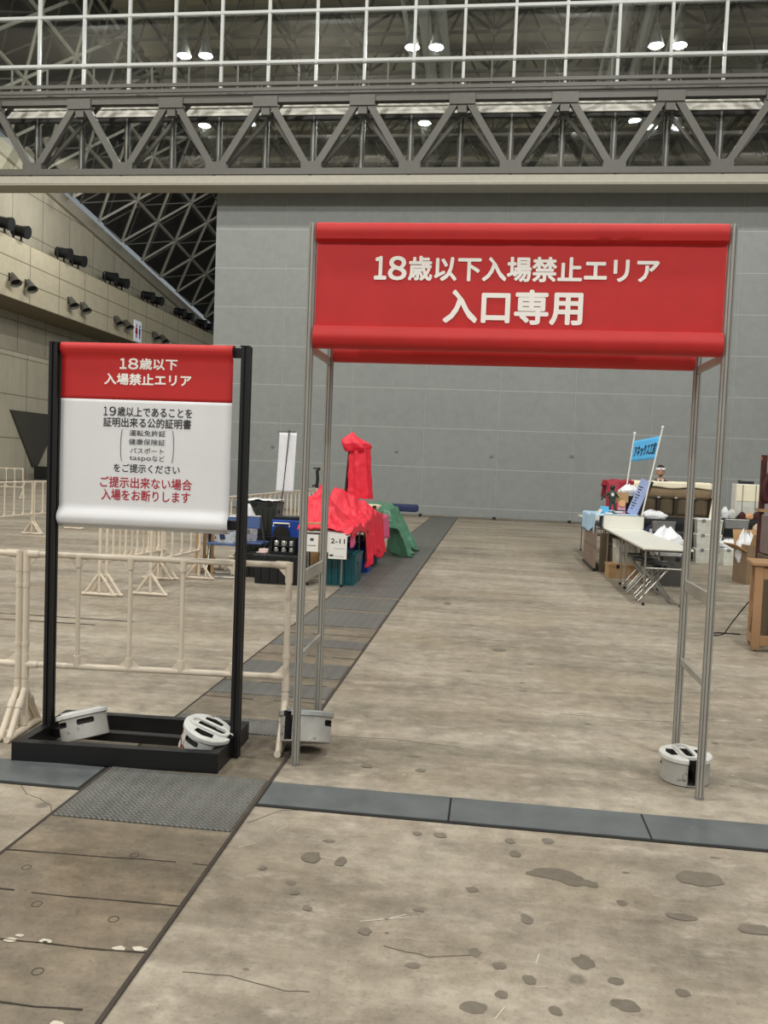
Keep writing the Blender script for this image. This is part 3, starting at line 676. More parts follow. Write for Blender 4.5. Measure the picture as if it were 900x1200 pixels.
# ------------------------------------------------------------------ pipe fences
FL, FH, FB = 1.42, .975, .375
def make_fence():
    t = thing('pipe_fence', (0, 0, 0), '', 'fence'); r = .0165
    def sleeve(b, p, d, l=.05): d = Vector(d).normalized(); p = Vector(p); b.tube([p-d*l/2, p+d*l/2], r+.0035, 12)
    for nm, z in (('top_rail', FH), ('bottom_rail', FB)):
        b = MB(); b.tube([(0, 0, z), (FL, 0, z)], r, 12)
        for x in (.0, FL): sleeve(b, (x+(.035 if x == 0 else -.035), 0, z), (1, 0, 0), .07)
        b.build(nm, M_pvc, t, 40)
    for x, sg in ((0, 1), (FL, -1)):
        b = MB(); b.tube([(x, 0, .04), (x, 0, FH+.012)], r, 12)
        for z, l in ((FH-.04, .11), (FH-.17, .02), (FB+.11, .02), (FB-.01, .13), (.24, .05), (FB-.10, .02)): sleeve(b, (x, 0, z), (0, 0, 1), l)
        for z, s2 in ((FH, -1), (FB, 1)): b.prism([(x+sg*.015, z+s2*.012), (x+sg*.065, z+s2*.012), (x+sg*.015, z+s2*.065)], -.004, .004, 'Y')
        b.build('post', M_pvc, t, 40)
        b = MB(); b.tube([(x, -.20, .02), (x, .20, .02)], .018, 12)
        for s2 in (-1, 1): b.tube([(x, 0, .25), (x, s2*.17, .022)], r, 12); sleeve(b, (x, s2*.06, .172), (0, s2*.17, -.23), .05)
        b.prism([(-.02, .06), (.02, .06), (.0, .20)], x-.004, x+.004, 'X'); b.build('foot', M_pvc, t, 40)
    for k in range(1, 5):
        x = FL*k/5; b = MB(); b.tube([(x, 0, FB), (x, 0, FH)], .0125, 10)
        for z, s2 in ((FH, -1), (FB, 1)):
            sleeve(b, (x, 0, z+s2*.03), (0, 0, 1), .06)
            b.prism([(x-.055, z+s2*.014), (x+.055, z+s2*.014), (x+.012, z+s2*.06), (x-.012, z+s2*.06)], -.004, .004, 'Y')
        b.build('baluster', M_pvc, t, 40)
    return t
F0 = make_fence(); F0.location = (-2.455, 4.275, 0); F0.rotation_euler[2] = R(4.6); F0['group'] = 'cream pipe fences'
F0['label'] = 'cream pipe fence panel directly behind the black sign stand'
def fence(x, y, deg, label): return dup(F0, (x, y, 0), R(deg), label, 'cream pipe fences')
fence(-2.51+FL*math.cos(R(177))*1, 4.27-.02, 2.0, 'cream pipe fence panel at the left edge, end post touching the sign fence').location = (-2.497-FL*math.cos(R(2)), 4.275-FL*math.sin(R(2)), 0)
fence(-4.08, 8.70, 86.5, 'pipe fence panel seen end on below the sign, right one of the touching pair')
fence(-4.135, 8.655, 86.5, 'pipe fence panel seen end on below the sign, left one of the touching pair')
fence(-3.65, 8.87, 88, 'single pipe fence panel seen end on, right of the touching pair below the sign')
for k, (y, lb) in enumerate(((13.35, 'nearest panel of the left distant fence row, cut by the left photo edge'), (14.82, 'second panel of the left distant fence row, ending behind the sign post'),
        (16.28, 'third panel of the left distant fence row, its foot just below the sign'), (17.75, 'last panel of the left distant fence row, its feet below the sign'))):
    fence(-8.45+.06*k, y, 88, lb)
fence(-8.35, 19.5, 3, 'distant pipe fence panel crossing behind the sign, small feet under its lower edge')
for k, lb in enumerate(('nearest', 'second nearest', 'middle', 'second farthest', 'farthest')):
    fence(-3.80+.03*k, 11.3+1.46*k, 88.8, 'pipe fence panel behind the olive crates, %s of the row toward the wall' % lb)
fence(-16.47, 25.85, 1, 'farthest left pipe fence panel near the dark buttress, right one of two')
fence(-17.95, 25.83, 1, 'farthest left pipe fence panel at the photo edge, left one of two')
# ------------------------------------------------------------------ shared stall furniture
def make_table(L=1.8, W=.48):
    t = thing('folding_table', (0, 0, 0), '', 'table')
    b = MB(); b.box((W/2, L/2, .688), (W, L, .026), bev=.006); b.build('table_top', M_tabt, t)
    b = MB(); b.box((W/2, L/2, .664), (W-.06, L-.08, .022)); b.build('apron', M_greyp, t)
    for y in (.2, L-.2):
        for x in (.07, W-.07):
            b = MB(); b.tube([(x, y, .02), (x, y, .66)], .0125, 10); lg = b.build('leg', M_chrome, t, 40)
            b = MB(); b.lathe([(.012, 0), (.017, 0), (.017, .03), (.013, .035)], 10, (x, y, 0)); b.build('foot_cap', M_rubber, lg)
        b = MB(); b.tube([(.07, y, .445), (W-.07, y, .445)], .011, 8); b.build('leg_brace', M_chrome, t, 40)
    for ya, yb in ((.22, .62), (L-.22, L-.62)):
        b = MB(); b.tube([(W/2, ya, .445), (W/2, yb, .65)], .006, 6); b.build('fold_strut', M_chrome, t)
    return t
def crate(name, c, sz, m, label, cat, lid=.03, ribs=True, group=None, lidm=None, rz=0, taper=.93):
    t = thing(name, (c[0], c[1], c[2]), label, cat, group, rz); w_, d, h = sz
    b = MB()
    def rg(s_, z): return b.ring([(x*w_/2*s_, y*d/2*s_, z) for x, y in ((-1, -1), (1, -1), (1, 1), (-1, 1))])
    b.skin([rg(taper, 0), rg(1.0, h-lid), rg(1.03, h-lid), rg(1.03, h-lid*.55), rg(.97, h-lid*.5)])
    if ribs:
        for k in range(-2, 3): b.box((k*w_*.18, -d/2*.975, h*.45), (.02, .03, h*.7))
        for s_ in (-1, 1): b.box((s_*w_/2*.975, 0, h*.7), (.035, d*.35, .04), bev=.006)
    b.build('bin', m, t)
    b = MB(); b.box((0, 0, h-lid*.25), (w_*1.03, d*1.03, lid*.5), bev=.005); b.box((0, 0, h+.004), (w_*.8, d*.75, .012), bev=.004); b.build('lid', lidm or m, t)
    for s_ in (-1, 1):
        b = MB(); b.box((s_*w_*.25, -d/2*1.03, h-lid*.8), (.06, .018, .05), bev=.003)
        b.build('latch', M_greyp if m is M_clear else M_kplast, t)
    return t
def drape(name, label, cat, m, x0, x1, y0, y1, hf, drop, group=None, nu=46, nv=60, seed=0, amp=.02, flare=.06, loose=.0):
    """cloth over a table top: hf(x,y) = cloth height on the top; drop = hang length on (-x,+x,-y,+y) sides"""
    dx0, dx1, dy0, dy1 = drop; b = MB()
    def fn(u, v):
        X = x0-dx0+(x1-x0+dx0+dx1)*u; Y = y0-dy0+(y1-y0+dy0+dy1)*v
        d = 0; ox = oy = 0
        cx_, cy_ = min(max(X, x0), x1), min(max(Y, y0), y1)
        if X > x1: d = X-x1; ox = 1
        elif X < x0: d = x0-X; ox = -1
        if Y > y1 and Y-y1 > d: d = Y-y1; oy = 1; ox *= .3
        elif Y < y0 and y0-Y > d: d = y0-Y; oy = -1; ox *= .3
        d *= (1+loose*noise.noise(Vector((cx_*3, cy_*3, seed+9))))
        fo = noise.noise(Vector((X*4.2+Y*1.3, Y*3.1-X*2, seed))); fo2 = noise.noise(Vector((X*9-Y*3, Y*7+X*4, seed+5)))
        z = hf(cx_, cy_)+amp*(1.5*(.45-abs(fo)*1.6)+.8*(.4-abs(fo2)*1.5))
        out = .012+flare*min(d, 1)*(.7+.9*math.sin(cy_*17+seed*3+cx_*13))+.02*fbm(cx_*7, cy_*7, seed)
        if d > 0: return (cx_+ox*out, cy_+oy*out, max(.02+.01*abs(fbm(X, Y, 2, 4)), z-d))
        return (X, Y, z)
    b.grid(fn, nu, nv); o = b.build(name, m, None, 180, solid=.006)
    return tag(o, label, cat, group)
def sm(v): v = min(1, max(0, v)); return v*v*(3-2*v)
def tent(x, y, ax, ay, bx, by, wd, ha, hb):
    dx, dy = bx-ax, by-ay; t = min(1, max(0, ((x-ax)*dx+(y-ay)*dy)/(dx*dx+dy*dy))); d = math.hypot(x-ax-dx*t, y-ay-dy*t)
    return (ha+(hb-ha)*t)*math.exp(-(d/wd)**1.25)
def bump_(x, y, cx, cy, sx, sy, h): return h*math.exp(-((x-cx)/sx)**2-((y-cy)/sy)**2)
T0 = make_table(W=.565); T0.location = (1.775, 10.05, 0); tg = 'folding tables of the stalls'
T0['group'] = tg; T0['label'] = 'bare white folding table nearest on the right, its end facing the gate'
dup(T0, (1.775, 11.87, 0), 0, 'white folding table behind the nearest right one, holding the white display box', tg)
dup(T0, (1.79, 13.70, 0), 0, 'white folding table under the pale blue cloth and tilted board', tg)
dup(T0, (1.76, 15.55, 0), 0, 'farthest right folding table, its corner showing beside the marbled board', tg)
dup(T0, (-2.28, 10.12, 0), 0, 'left folding table with the 2-11 paper on its end', tg)
dup(T0, (-2.28, 11.96, 0), 0, 'left folding table in the middle of the red cloth row', tg)
dup(T0, (-2.28, 13.80, 0), 0, 'left folding table under the green tarp', tg)

# ------------------------------------------------------------------ left stall
drape('red_cloth', 'red satin cloth heaped over goods on the nearest left table', 'cloth', M_redsatin, -2.30, -1.645, 10.10, 11.55,
      lambda x, y: .735+.33*(1-sm((x+2.25)/.55))*sm((y-10.08)/.55)*(1-.5*sm((y-11.1)/.4))+tent(x, y, -2.2, 10.98, -2.1, 10.9, .09, .16, .08)+tent(x, y, -2.0, 10.5, -1.7, 10.7, .12, .10, .02), (.02, .10, .03, .1), seed=1, amp=.045, nu=70, nv=90)
drape('red_cloth', 'red satin cloth with a peak, hanging far down the aisle side of the left tables', 'cloth', M_redsatin, -2.28, -1.66, 11.25, 13.2,
      lambda x, y: .735+max(tent(x, y, -2.15, 11.75, -1.72, 12.05, .17, .47, .22), tent(x, y, -2.1, 12.2, -1.75, 12.5, .25, .20, .12)), (.05, .55, .02, .05), seed=3, amp=.045, flare=.10, loose=.5, nu=80, nv=90)
drape('pink_cloth', 'pink satin cloth hanging off the left table between red cloth and green tarp', 'cloth', M_pink, -2.2, -1.66, 13.1, 13.85,
      lambda x, y: .725, (.02, .36, .02, .02), seed=5, amp=.012, loose=.4, nu=26, nv=30)
drape('pink_cloth', 'small pink satin corner hanging beside the 2-11 paper', 'cloth', M_pink, -1.96, -1.66, 10.13, 10.55,
      lambda x, y: .712, (.0, .20, .0, .02), seed=6, amp=.006, nu=16, nv=16)
drape('green_tarp', 'crumpled green tarp over the farthest left table, reaching the floor', 'tarp', M_green, -2.26, -1.655, 13.95, 15.30,
      lambda x, y: .76+bump_(x, y, -1.9, 14.7, .35, .7, .10), (.05, .74, .3, .4), seed=8, amp=.045, flare=.36, loose=.25)
def paper_sign(x, z, w_, h, label, txt):
    t = thing('paper_sign', (x, 10.085, z), label, 'paper')
    b = MB(); b.box((0, 0, h/2), (w_, .003, h)); b.build('sheet', M_paper, t)
    if txt: lettering('number', [(txt, x-w_*.38, x+w_*.38, z+h*.60, z+h*.78)], 10.082, M_ktxt, t, (x, 10.085, z), bold=.02)
    b = MB()
    if txt:
        b.box((-w_*.33, -.0025, h*.13), (w_*.22, .001, h*.08)); b.box((w_*.1, -.0025, h*.40), (w_*.6, .001, .003)); b.box((w_*.1, -.0025, h*.1), (w_*.5, .001, .003))
    else:
        b.box((0, -.0025, h*.7), (w_*.28, .001, h*.16)); b.box((0, -.0025, h*.35), (w_*.66, .001, .008))
    b.build('print', M_gtxt, t); return t
paper_sign(-1.80, .375, .225, .315, 'white paper marked 2-11 on the front end of the left table', '2-11')
paper_sign(-2.12, .45, .16, .21, 'small white notice seen between the left gate posts, left of the 2-11 paper', None)
paper_sign(-1.965, .45, .11, .25, 'narrow white paper tucked behind the left edge of the 2-11 paper', None)
b = MB(); b.box((-2.13, 10.28, .755), (.26, .3, .09), bev=.004); tag(b.build('cardboard_tray', M_kraft), 'flat cardboard tray under the red cloth, showing between the left gate posts', 'box')
crate('storage_bin', (-1.86, 10.72, 0), (.46, .60, .40), M_teal, 'teal plastic storage bin under the 2-11 table', 'storage bin', group='stall storage bins')
crate('storage_bin', (-1.86, 11.94, 0), (.42, .34, .42), M_blue, 'blue plastic bin under the left tables, beside the aisle plates', 'storage bin', group='stall storage bins')
crate('storage_bin', (-1.88, 12.75, 0), (.4, .5, .44), M_navy, 'dark blue bin farthest under the red cloth tables', 'storage bin', group='stall storage bins')
crate('storage_bin', (-2.58, 10.45, 0), (.60, .46, .36), M_kplast, 'long black lidded bin on the floor carrying the can rack', 'storage bin', group='stall storage bins')
crate('storage_bin', (-2.95, 10.95, 0), (.40, .42, .32), M_kplast, 'black lidded bin behind the long one, in front of the olive crates', 'storage bin', group='stall storage bins')
crate('stacking_crate', (-3.12, 11.62, .05), (.42, .40, .44), M_olive, 'dark olive crate, lower one of the stack under plastic film', 'crate', group='dark olive crates')
crate('stacking_crate', (-3.12, 11.62, .50), (.42, .40, .46), M_olive, 'dark olive crate, upper one of the stack under plastic film', 'crate', group='dark olive crates')
b = MB(); b.box((-3.12, 11.62, .025), (.46, .44, .048)); tag(b.build('dolly', M_kplast), 'low black dolly under the olive crates', 'dolly')
b = MB(); b.grid(lambda u, v: (-3.34+.44*u, 11.40+.42*v, .985+.022*fbm(u, v, 4, 4)), 20, 20); tag(b.build('plastic_film', M_bagw, None, 180, solid=.003), 'crumpled clear film lying on the upper olive crate', 'film')
t = thing('drum_unit', (-2.72, 11.2, .38), 'blue box with a round black opening beside the olive crates', 'box')
b = MB(); b.box((0.02, .12, .18), (.42, .3, .36), bev=.01); b.build('housing', M_blue, t)
b = MB(); b.tube([(-.05, -.035, .17), (-.05, -.06, .17)], .115, 24); b.build('round_port', M_kplast, t, 40)
b = MB(); b.tube([(-.16, -.045, .27), (-.16, -.05, .315), (.06, -.05, .315), (.06, -.045, .27)], .011, 8); b.build('handle', M_cream, t)
b = MB(); b.box((.0, .12, .385), (.34, .22, .05), bev=.01); b.build('lid', M_kplast, t)
b = MB(); b.box((-2.68, 11.28, .19), (.52, .34, .376), bev=.01); tag(b.build('dark_case', M_kplast), 'black case under the blue box with the round opening', 'case')
t = thing('can_rack', (-2.54, 10.36, .375), 'black rack of silver cans on the long black bin', 'rack')
b = MB(); b.box((0, .06, .012), (.30, .16, .02)); b.box((0, .06, .09), (.30, .14, .008)); b.box((0, .15, .10), (.30, .012, .2))
for x in (-.148, .148): b.box((x, .06, .10), (.010, .16, .2))
b.build('rack_frame', M_kplast, t)
n_ = 0
for z in (.022+.31, .096+.31):
    for i, x in enumerate((-.10, 0, .10)):
        b = MB(); b.lathe([(.02, 0), (.036, .003), (.036, .055), (.03, .064), (.01, .064)], 14); o = b.build('can', M_silver, None, 40); o.location = (-2.54+x, 10.40, z+.065)
        tag(o, 'silver can in the %s row of the black rack, %s' % (('lower', 'upper')[n_//3], ('left', 'centre', 'right')[i]), 'can', 'silver cans in the rack'); n_ += 1
b = MB(); b.box((-2.80, 10.42, .395), (.12, .09, .05), bev=.008); b.box((-2.82, 10.36, .378), (.12, .03, .012)); tag(b.build('tool_pile', mat('pale_pink_plastic', (214, 190, 186), .6)), 'small pale tools lying left of the can rack', 'tools')
# tall white flag leaning on a pole
t = thing('flag', (-3.25, 13.0, .04), 'tall narrow white flag on a thin dark pole behind the olive crates', 'flag')
b = MB(); b.tube([(0, 0, 0), (.02, 0, .9), (.10, 0, 1.98)], .008, 8); b.tube([(-.08, 0, 1.95), (.2, 0, 1.96)], .005, 6); b.build('pole', M_black, t)
b = MB(); b.box((0, 0, .02), (.28, .28, .03), bev=.01); b.build('base', M_kplast, t)
b = MB(); b.grid(lambda u, v: (-.09+.28*u+.03*(v), .012+.012*math.sin(u*9+v*3), 1.01+.93*v), 16, 24); b.build('cloth', M_bagw, t, 180, solid=.003)
# phone clamp on a rod
t = thing('clamp_stand', (-2.27, 10.98, .72), 'black clamp on a short white rod rising from the red cloth', 'clamp')
b = MB(); b.tube([(0, 0, 0), (.01, 0, .54)], .009, 8); b.build('rod', M_paper, t)
b = MB(); b.tube([(.0, 0, .48), (.01, 0, .60), (.0, 0, .70), (.03, 0, .74)], .022, 8); b.tube([(-.05, 0, .735), (.04, 0, .74)], .012, 6); b.tube([(-.06, 0, .50), (.0, 0, .52)], .012, 6); b.build('clamp', M_kplast, t)
# covered mannequin on the table
t = thing('costume_stand', (-2.07, 13.25, .705), 'costume stand wrapped in red satin on the left tables', 'stand')
b = MB(); b.lathe([(.12, 0), (.12, .02), (.02, .03), (.02, .9)], 16); b.build('pole', M_paper, t)
b = MB(); rings = []
for k in range(29):
    v = k/28; z = .29+.80*v; rr = []
    for i in range(36):
        a = 2*PI*i/36; r = .165-.03*v + .022*math.sin(a*7+v*2)*(1-.3*v)+.015*fbm(a, v*3, 3, 2)
        rr.append((r*1.15*math.cos(a)+.02*(1-v), r*.8*math.sin(a), z))
    rings.append(b.ring(rr))
b.skin(rings, cap=False); b.build('satin_skirt', M_redsatin, t, 180)
b = MB(); rings = []
for k in range(15):
    v = k/14; z = 1.02+.26*v; rr = []
    for i in range(36):
        a = 2*PI*i/36; r = (.15+.06*math.sin(PI*min(1, v*1.1))+.028*math.sin(a*5+v*4)+.02*fbm(a*2, v*3, 7, 2))*(1-.75*v**4)
        rr.append((r*1.1*math.cos(a)-.05-.03*v, r*.8*math.sin(a), z+.05*math.cos(a+2.6)*v))
    rings.append(b.ring(rr))
b.skin(rings); b.build('satin_hood', M_redsatin, t, 180)
b = MB(); b.grid(lambda u, v: (-.22+.12*u+.05*v, -.02+.03*math.sin(u*8), .20+.85*v), 10, 20); b.build('dark_lining', M_maroon, t, 180, solid=.02)
crate('display_tray', (-1.97, 14.1, .80), (.3, .3, .06), M_cream, 'cream tray on the left table under the edge of the green tarp', 'tray', ribs=False)
b = MB(); b.box((-1.63, 15.50, .765), (.66, .34, .115), bev=.02); b.box((-1.63, 15.50, .825), (.60, .30, .02), bev=.006); tag(b.build('blue_case', M_navy), 'dark blue flat case poking out behind the green tarp', 'case')
# folding chairs with bags behind the sign post
def make_chair(seat_m):
    t = thing('folding_chair', (0, 0, 0), '', 'chair')
    b = MB(); b.box((0, 0, .43), (.40, .36, .03), bev=.012); b.build('seat', seat_m, t)
    b = MB(); b.box((0, .235, .72), (.40, .025, .17), bev=.01); b.build('backrest', seat_m, t)
    for x in (-.205, .205):
        b = MB(); b.tube([(x, -.20, .012), (x, .06, .44), (x, .24, .80)], .0105, 8); b.build('front_leg', M_chrome, t, 40)
        b = MB(); b.tube([(x*.93, .22, .012), (x*.93, .0, .40), (x*.93, -.15, .42)], .0105, 8); b.build('rear_leg', M_chrome, t, 40)
    b = MB(); b.tube([(-.205, -.20, .012), (.205, -.20, .012)], .0105, 8); b.tube([(-.19, .22, .012), (.19, .22, .012)], .0105, 8); b.tube([(-.205, .24, .80), (.205, .24, .80)], .0105, 8); b.build('cross_tube', M_chrome, t, 40)
    return t
H0 = make_chair(M_blues); H0.location = (-3.42, 10.75, 0); H0.rotation_euler[2] = R(184); H0['label'] = 'blue seat folding chair left of the black sign post, behind the sign'; H0['group'] = 'blue seat folding chairs'
dup(H0, (-3.15, 11.05, 0), R(176), 'blue seat folding chair right of the black sign post, beside the olive crates', 'blue seat folding chairs')
def bag(name, c, sz, m, label, cat, seed, rz=0, accents=()):
    t = thing(name, c, label, cat, None, rz); b = MB(); rings = []
    for k in range(17):
        v = k/16; rr = []
        for i in range(36):
            a = 2*PI*i/36; f = (.75+.35*math.sin(PI*min(1, v*.9+.12)))*(1-.55*v**5); f *= 1+.20*fbm(math.cos(a)*1.4, math.sin(a)*1.4, seed+v*2.2, 1.7)+.16*(.35-abs(noise.noise(Vector((math.cos(a)*3.5, math.sin(a)*3.5, seed+v*5)))))
            ca, sa = math.cos(a), math.sin(a); e = .6
            rr.append((sz[0]/2*f*math.copysign(abs(ca)**e, ca), sz[1]/2*f*math.copysign(abs(sa)**e, sa), sz[2]*v*(1+.30*fbm(math.cos(a), math.sin(a), seed, 1.3))))
        rings.append(b.ring(rr))
    b.skin(rings); b.build('bag_body', m, t, 22)
    for (dx, dz, w_, h, mm, nm) in accents:
        b = MB(); b.box((dx, -sz[1]/2*1.12, dz), (w_, .012, h), bev=.004); b.build(nm, mm, t)
    return t
bag('tote_bag', (-3.36, 10.70, .447), (.30, .24, .33), mat('pale_print_fabric', (204, 212, 222), .7, 0, .1, 9, dirt=((70, 74, 88), 7, .60)), 'pale patterned bag with navy corner on the blue chair behind the sign', 'bag', 3, 0, ((-.13, .24, .12, .12, M_navy, 'navy_patch'),))
bag('tote_bag', (-3.21, 11.05, .447), (.22, .2, .46), mat('white_print_fabric', (226, 226, 228), .7, 0, .05, 9, dirt=((96, 98, 110), 8, .60)), 'white bag with red mark standing beside the olive crates', 'bag', 6, 0, ((-.03, .38, .07, .12, M_red, 'red_mark'),))
b = MB(); b.grid(lambda u, v: (-3.50+.16*u, 10.60+.03*math.sin(u*7+v*3), .50+.34*v), 12, 14); tag(b.build('navy_jacket', M_navy, None, 180, solid=.03), 'navy jacket hung over the chair back behind the black sign post', 'jacket')
bag('parts_bag', (-2.60, 12.6, .42), (.5, .3, .42), mat('clear_bag', (190, 194, 200), .3, 0, .15, 9, dirt=((60, 64, 84), 7, .6)), 'clear bag of dark and pale pieces behind the blue box', 'bag', 9)
b = MB(); b.box((-2.60, 12.6, .21), (.5, .4, .41), bev=.01); tag(b.build('carton', M_kraft), 'carton under the clear bag behind the blue box', 'box')
t = thing('flat_cardboard', (-3.80, 10.95, 0), 'folded cardboard sheets leaning upright behind the sign', 'cardboard')
for k, (dx, a, h) in enumerate(((-.06, 3, .96), (.02, -2, 1.02), (.09, 5, .9))):
    b = MB(); b.box((dx, .05*k, h/2), (.035, .42, h), R(a)+R(20)); b.build('sheet', (M_kraft, mat('brown_cardboard', (138, 104, 66), .85), M_kraft)[k], t)

# ------------------------------------------------------------------ right stall
def make_stool():
    t = thing('pipe_stool', (0, 0, 0), '', 'stool')
    b = MB(); b.lathe([(.05, .425), (.15, .425), (.162, .44), (.155, .462), (.05, .466)], 24); b.build('seat', M_kplast, t, 50)
    for s_ in (-1, 1):
        b = MB(); y = .10*s_
        b.tube([(-.155, y, .43), (.19, y, .014), (.19, -y*.2, .014)], .0105, 8); b.build('leg', M_chrome, t, 40)
        b = MB(); y2 = .125*s_; b.tube([(.155, y2, .43), (-.19, y2, .014), (-.19, -y2*.2, .014)], .0105, 8); b.build('leg', M_chrome, t, 40)
    return t
S0 = make_stool(); S0.location = (2.02, 10.62, 0); S0['group'] = 'pipe stools under the right tables'; S0['label'] = 'nearest black pipe stool under the bare white table'
dup(S0, (2.08, 10.97, 0), R(8), 'second nearest black pipe stool under the bare white table', 'pipe stools under the right tables')
dup(S0, (2.02, 11.33, 0), R(-6), 'third black pipe stool under the white tables', 'pipe stools under the right tables')
dup(S0, (2.06, 11.86, 0), R(5), 'farthest black pipe stool, just before the carton under the tables', 'pipe stools under the right tables')
t = thing('display_box', (2.06, 13.45, .702), 'white display box with a plain white front at the end of the bare table', 'box')
b = MB(); b.box((0, -.02, .10), (.60, .012, .20)); b.build('front_panel', M_tabt, t)
b = MB(); b.box((0, .30, .10), (.58, .6, .19), bev=.004); b.build('body', M_paper, t)
b = MB(); b.box((0, -.02, .203), (.61, .02, .008)); b.build('trim', M_greyp, t)
drape('blue_tablecloth', 'pale blue cloth hanging over the aisle corner of the goods table', 'cloth', M_ltblue, 1.66, 2.3, 13.55, 15.4, lambda x, y: .905 if y < 14.2 else .87, (.28, .02, .02, .02), seed=4, amp=.006, flare=.05, loose=.5)
t = thing('marbled_board', (1.70, 14.3, 0), 'brown marbled board standing below the pale blue cloth', 'board')
b = MB(); b.box((-.03, 0, .36), (.03, 1.5, .62), bev=.003); b.build('board', M_bmar, t)
b = MB(); b.box((-.03, 0, .025), (.05, 1.5, .05)); b.box((-.03, 0, .37), (.034, 1.5, .008)); b.build('edge', M_kplast, t)
b = MB(); b.box((1.93, 13.5, .31), (.40, .02, .6), bev=0); tag(b.build('hardboard_sheet', M_brownd), 'dark brown panel under the goods table, right of the marbled board', 'panel')
crate('carton', (2.06, 13.0, 0), (.55, .40, .20), M_kraft, 'brown carton on the floor under the white display box', 'box', ribs=False, taper=1)
crate('storage_bin', (2.07, 13.12, .205), (.36, .36, .35), M_clear, 'whitish bin standing behind the carton under the right tables', 'storage bin', group='stall storage bins')
# goods on the blue cloth
b = MB(); b.box((1.80, 13.75, .965), (.13, .08, .11), bev=.004); tag(b.build('game_box', mat('bright_blue_card', (96, 186, 232), .5)), 'bright blue small box on the pale blue cloth', 'box')
b = MB(); b.box((1.72, 13.72, .93), (.03, .2, .10), M=Matrix.Rotation(R(35), 3, 'Y')); tag(b.build('white_card', M_paper), 'white card leaning left of the bright blue box', 'card')
t = thing('model_figure', (1.92, 13.82, .91), 'dark green model figure with arms out among the small goods', 'figure')
b = MB(); b.tube([(-.04, 0, 0), (-.03, 0, .12), (-.01, 0, .2)], [.025, .02, .03], 8); b.tube([(.06, 0, 0), (.05, 0, .12), (.02, 0, .2)], [.025, .02, .03], 8); b.lathe([(.03, .18), (.06, .25), (.055, .34), (.02, .38)], 12); b.build('body', M_dgreen, t, 50)
b = MB(); b.tube([(-.04, 0, .33), (-.13, -.02, .27), (-.17, -.03, .21)], [.02, .018, .012], 8); b.tube([(.04, 0, .33), (.10, -.02, .25)], [.02, .015], 8); b.sphere((0, 0, .41), .042, 12); b.build('limbs', M_kplast, t, 50)
b = MB(); b.box((0, -.06, .30), (.04, .02, .05), bev=.005); b.build('chest_plate', M_paper, t)
t = thing('goods_pile', (1.96, 13.7, .907), 'low pile of teal and white packets in front of the model figure', 'packets')
for k, (dx, dy, m_, a) in enumerate(((-.1, 0, M_paper, 10), (-.02, .03, M_teal, -20), (.05, -.01, M_paper, 30), (-.05, .05, M_ltblue, 50), (.1, .03, M_teal, 5))):
    b = MB(); b.box((dx, dy, .012+.012*k), (.11, .06, .02), R(a), bev=.003); b.build('packet', m_, t)
t = thing('card_stand', (2.08, 13.85, .907), 'pink card with a tan round picture on a small stand', 'card stand')
b = MB(); b.box((0, 0, .10), (.12, .012, .20), M=Matrix.Rotation(R(-12), 3, 'X')); b.build('card', M_fpink, t)
b = MB(); b.tube([(0, -.022, .17), (0, -.032, .172)], .055, 20); b.build('disc', M_tan, t)
b = MB(); b.box((0, .03, .26), (.2, .02, .16), M=Matrix.Rotation(R(-10), 3, 'X')); b.build('back_card', M_kraft, t)
t = thing('display_board', (2.22, 13.72, .907), 'pale blue display board leaning back beside the white pole', 'board')
tl = Matrix.Rotation(R(20), 3, 'Y')
b = MB(); b.box((.10, .02, .28), (.16, .02, .58), M=tl); b.build('panel', M_ltboard, t)
b = MB()
for k in range(9): b.box(tuple(tl @ Vector((-.035, -.012, -.20+.045*k)) + Vector((.10, .02, .28))), (.03+.02*(k % 3), .003, .018), M=tl)
b.build('print', M_gtxt, t)
b = MB(); b.box((.20, .05, .27), (.05, .02, .56), M=tl); b.build('dark_edge', M_kplast, t)
bag('white_bundle', (2.2, 14.0, 1.2), (.26, .2, .16), M_bagw, 'white fur bundle perched at the top of the pale display board', 'bundle', 12)
b = MB(); b.box((2.2, 14.0, 1.05), (.2, .18, .30), bev=.01); tag(b.build('dark_carton', M_kplast), 'dark carton behind the pink card, carrying the white bundle', 'box')
# blue banner between two leaning poles
t = thing('stall_banner', (2.2, 13.6, .0), 'sky blue stall name banner strung between two leaning white poles', 'banner')
P0, P1, Q0, Q1 = Vector((-.08, .5, .72)), Vector((.06, .5, 2.19)), Vector((.12, 0, .70)), Vector((.395, 0, 2.275))
for a, c in ((P0, P1), (Q0, Q1)):
    b = MB(); b.tube([a, c], .012, 10); p = b.build('pole', M_paper, t, 40)
    b = MB(); b.lathe([(.012, 0), (.022, .002), (.022, .03), (.01, .034)], 10, c); b.build('pole_cap', M_bagw, p, 40)
def onp(a, c, z): return a+(c-a)*((z-a.z)/(c.z-a.z))
A, Bq, Cq, D = onp(P0, P1, 1.745), onp(P0, P1, 2.075), onp(Q0, Q1, 2.155), onp(Q0, Q1, 1.80)
b = MB(); b.grid(lambda u, v: (A*(1-u)+D*u)*(1-v)+(Bq*(1-u)+Cq*u)*v+Vector((0, .008*math.sin(u*7), 0)), 14, 8); bc = b.build('banner_cloth', M_sky, t, 180, solid=.004)
lt = lettering('lettering', [('アネックス工房', 0, 1, 0, 1)], 0, M_ktxt, t, bold=.006)
for v in lt.data.vertices:
    u, q = .10+.82*v.co.x, .22+.52*v.co.z
    v.co = (A*(1-u)+D*u)*(1-q)+(Bq*(1-u)+Cq*u)*q + Vector((-.006, -.012, 0)) + Vector((0, .008*math.sin(u*7), 0))
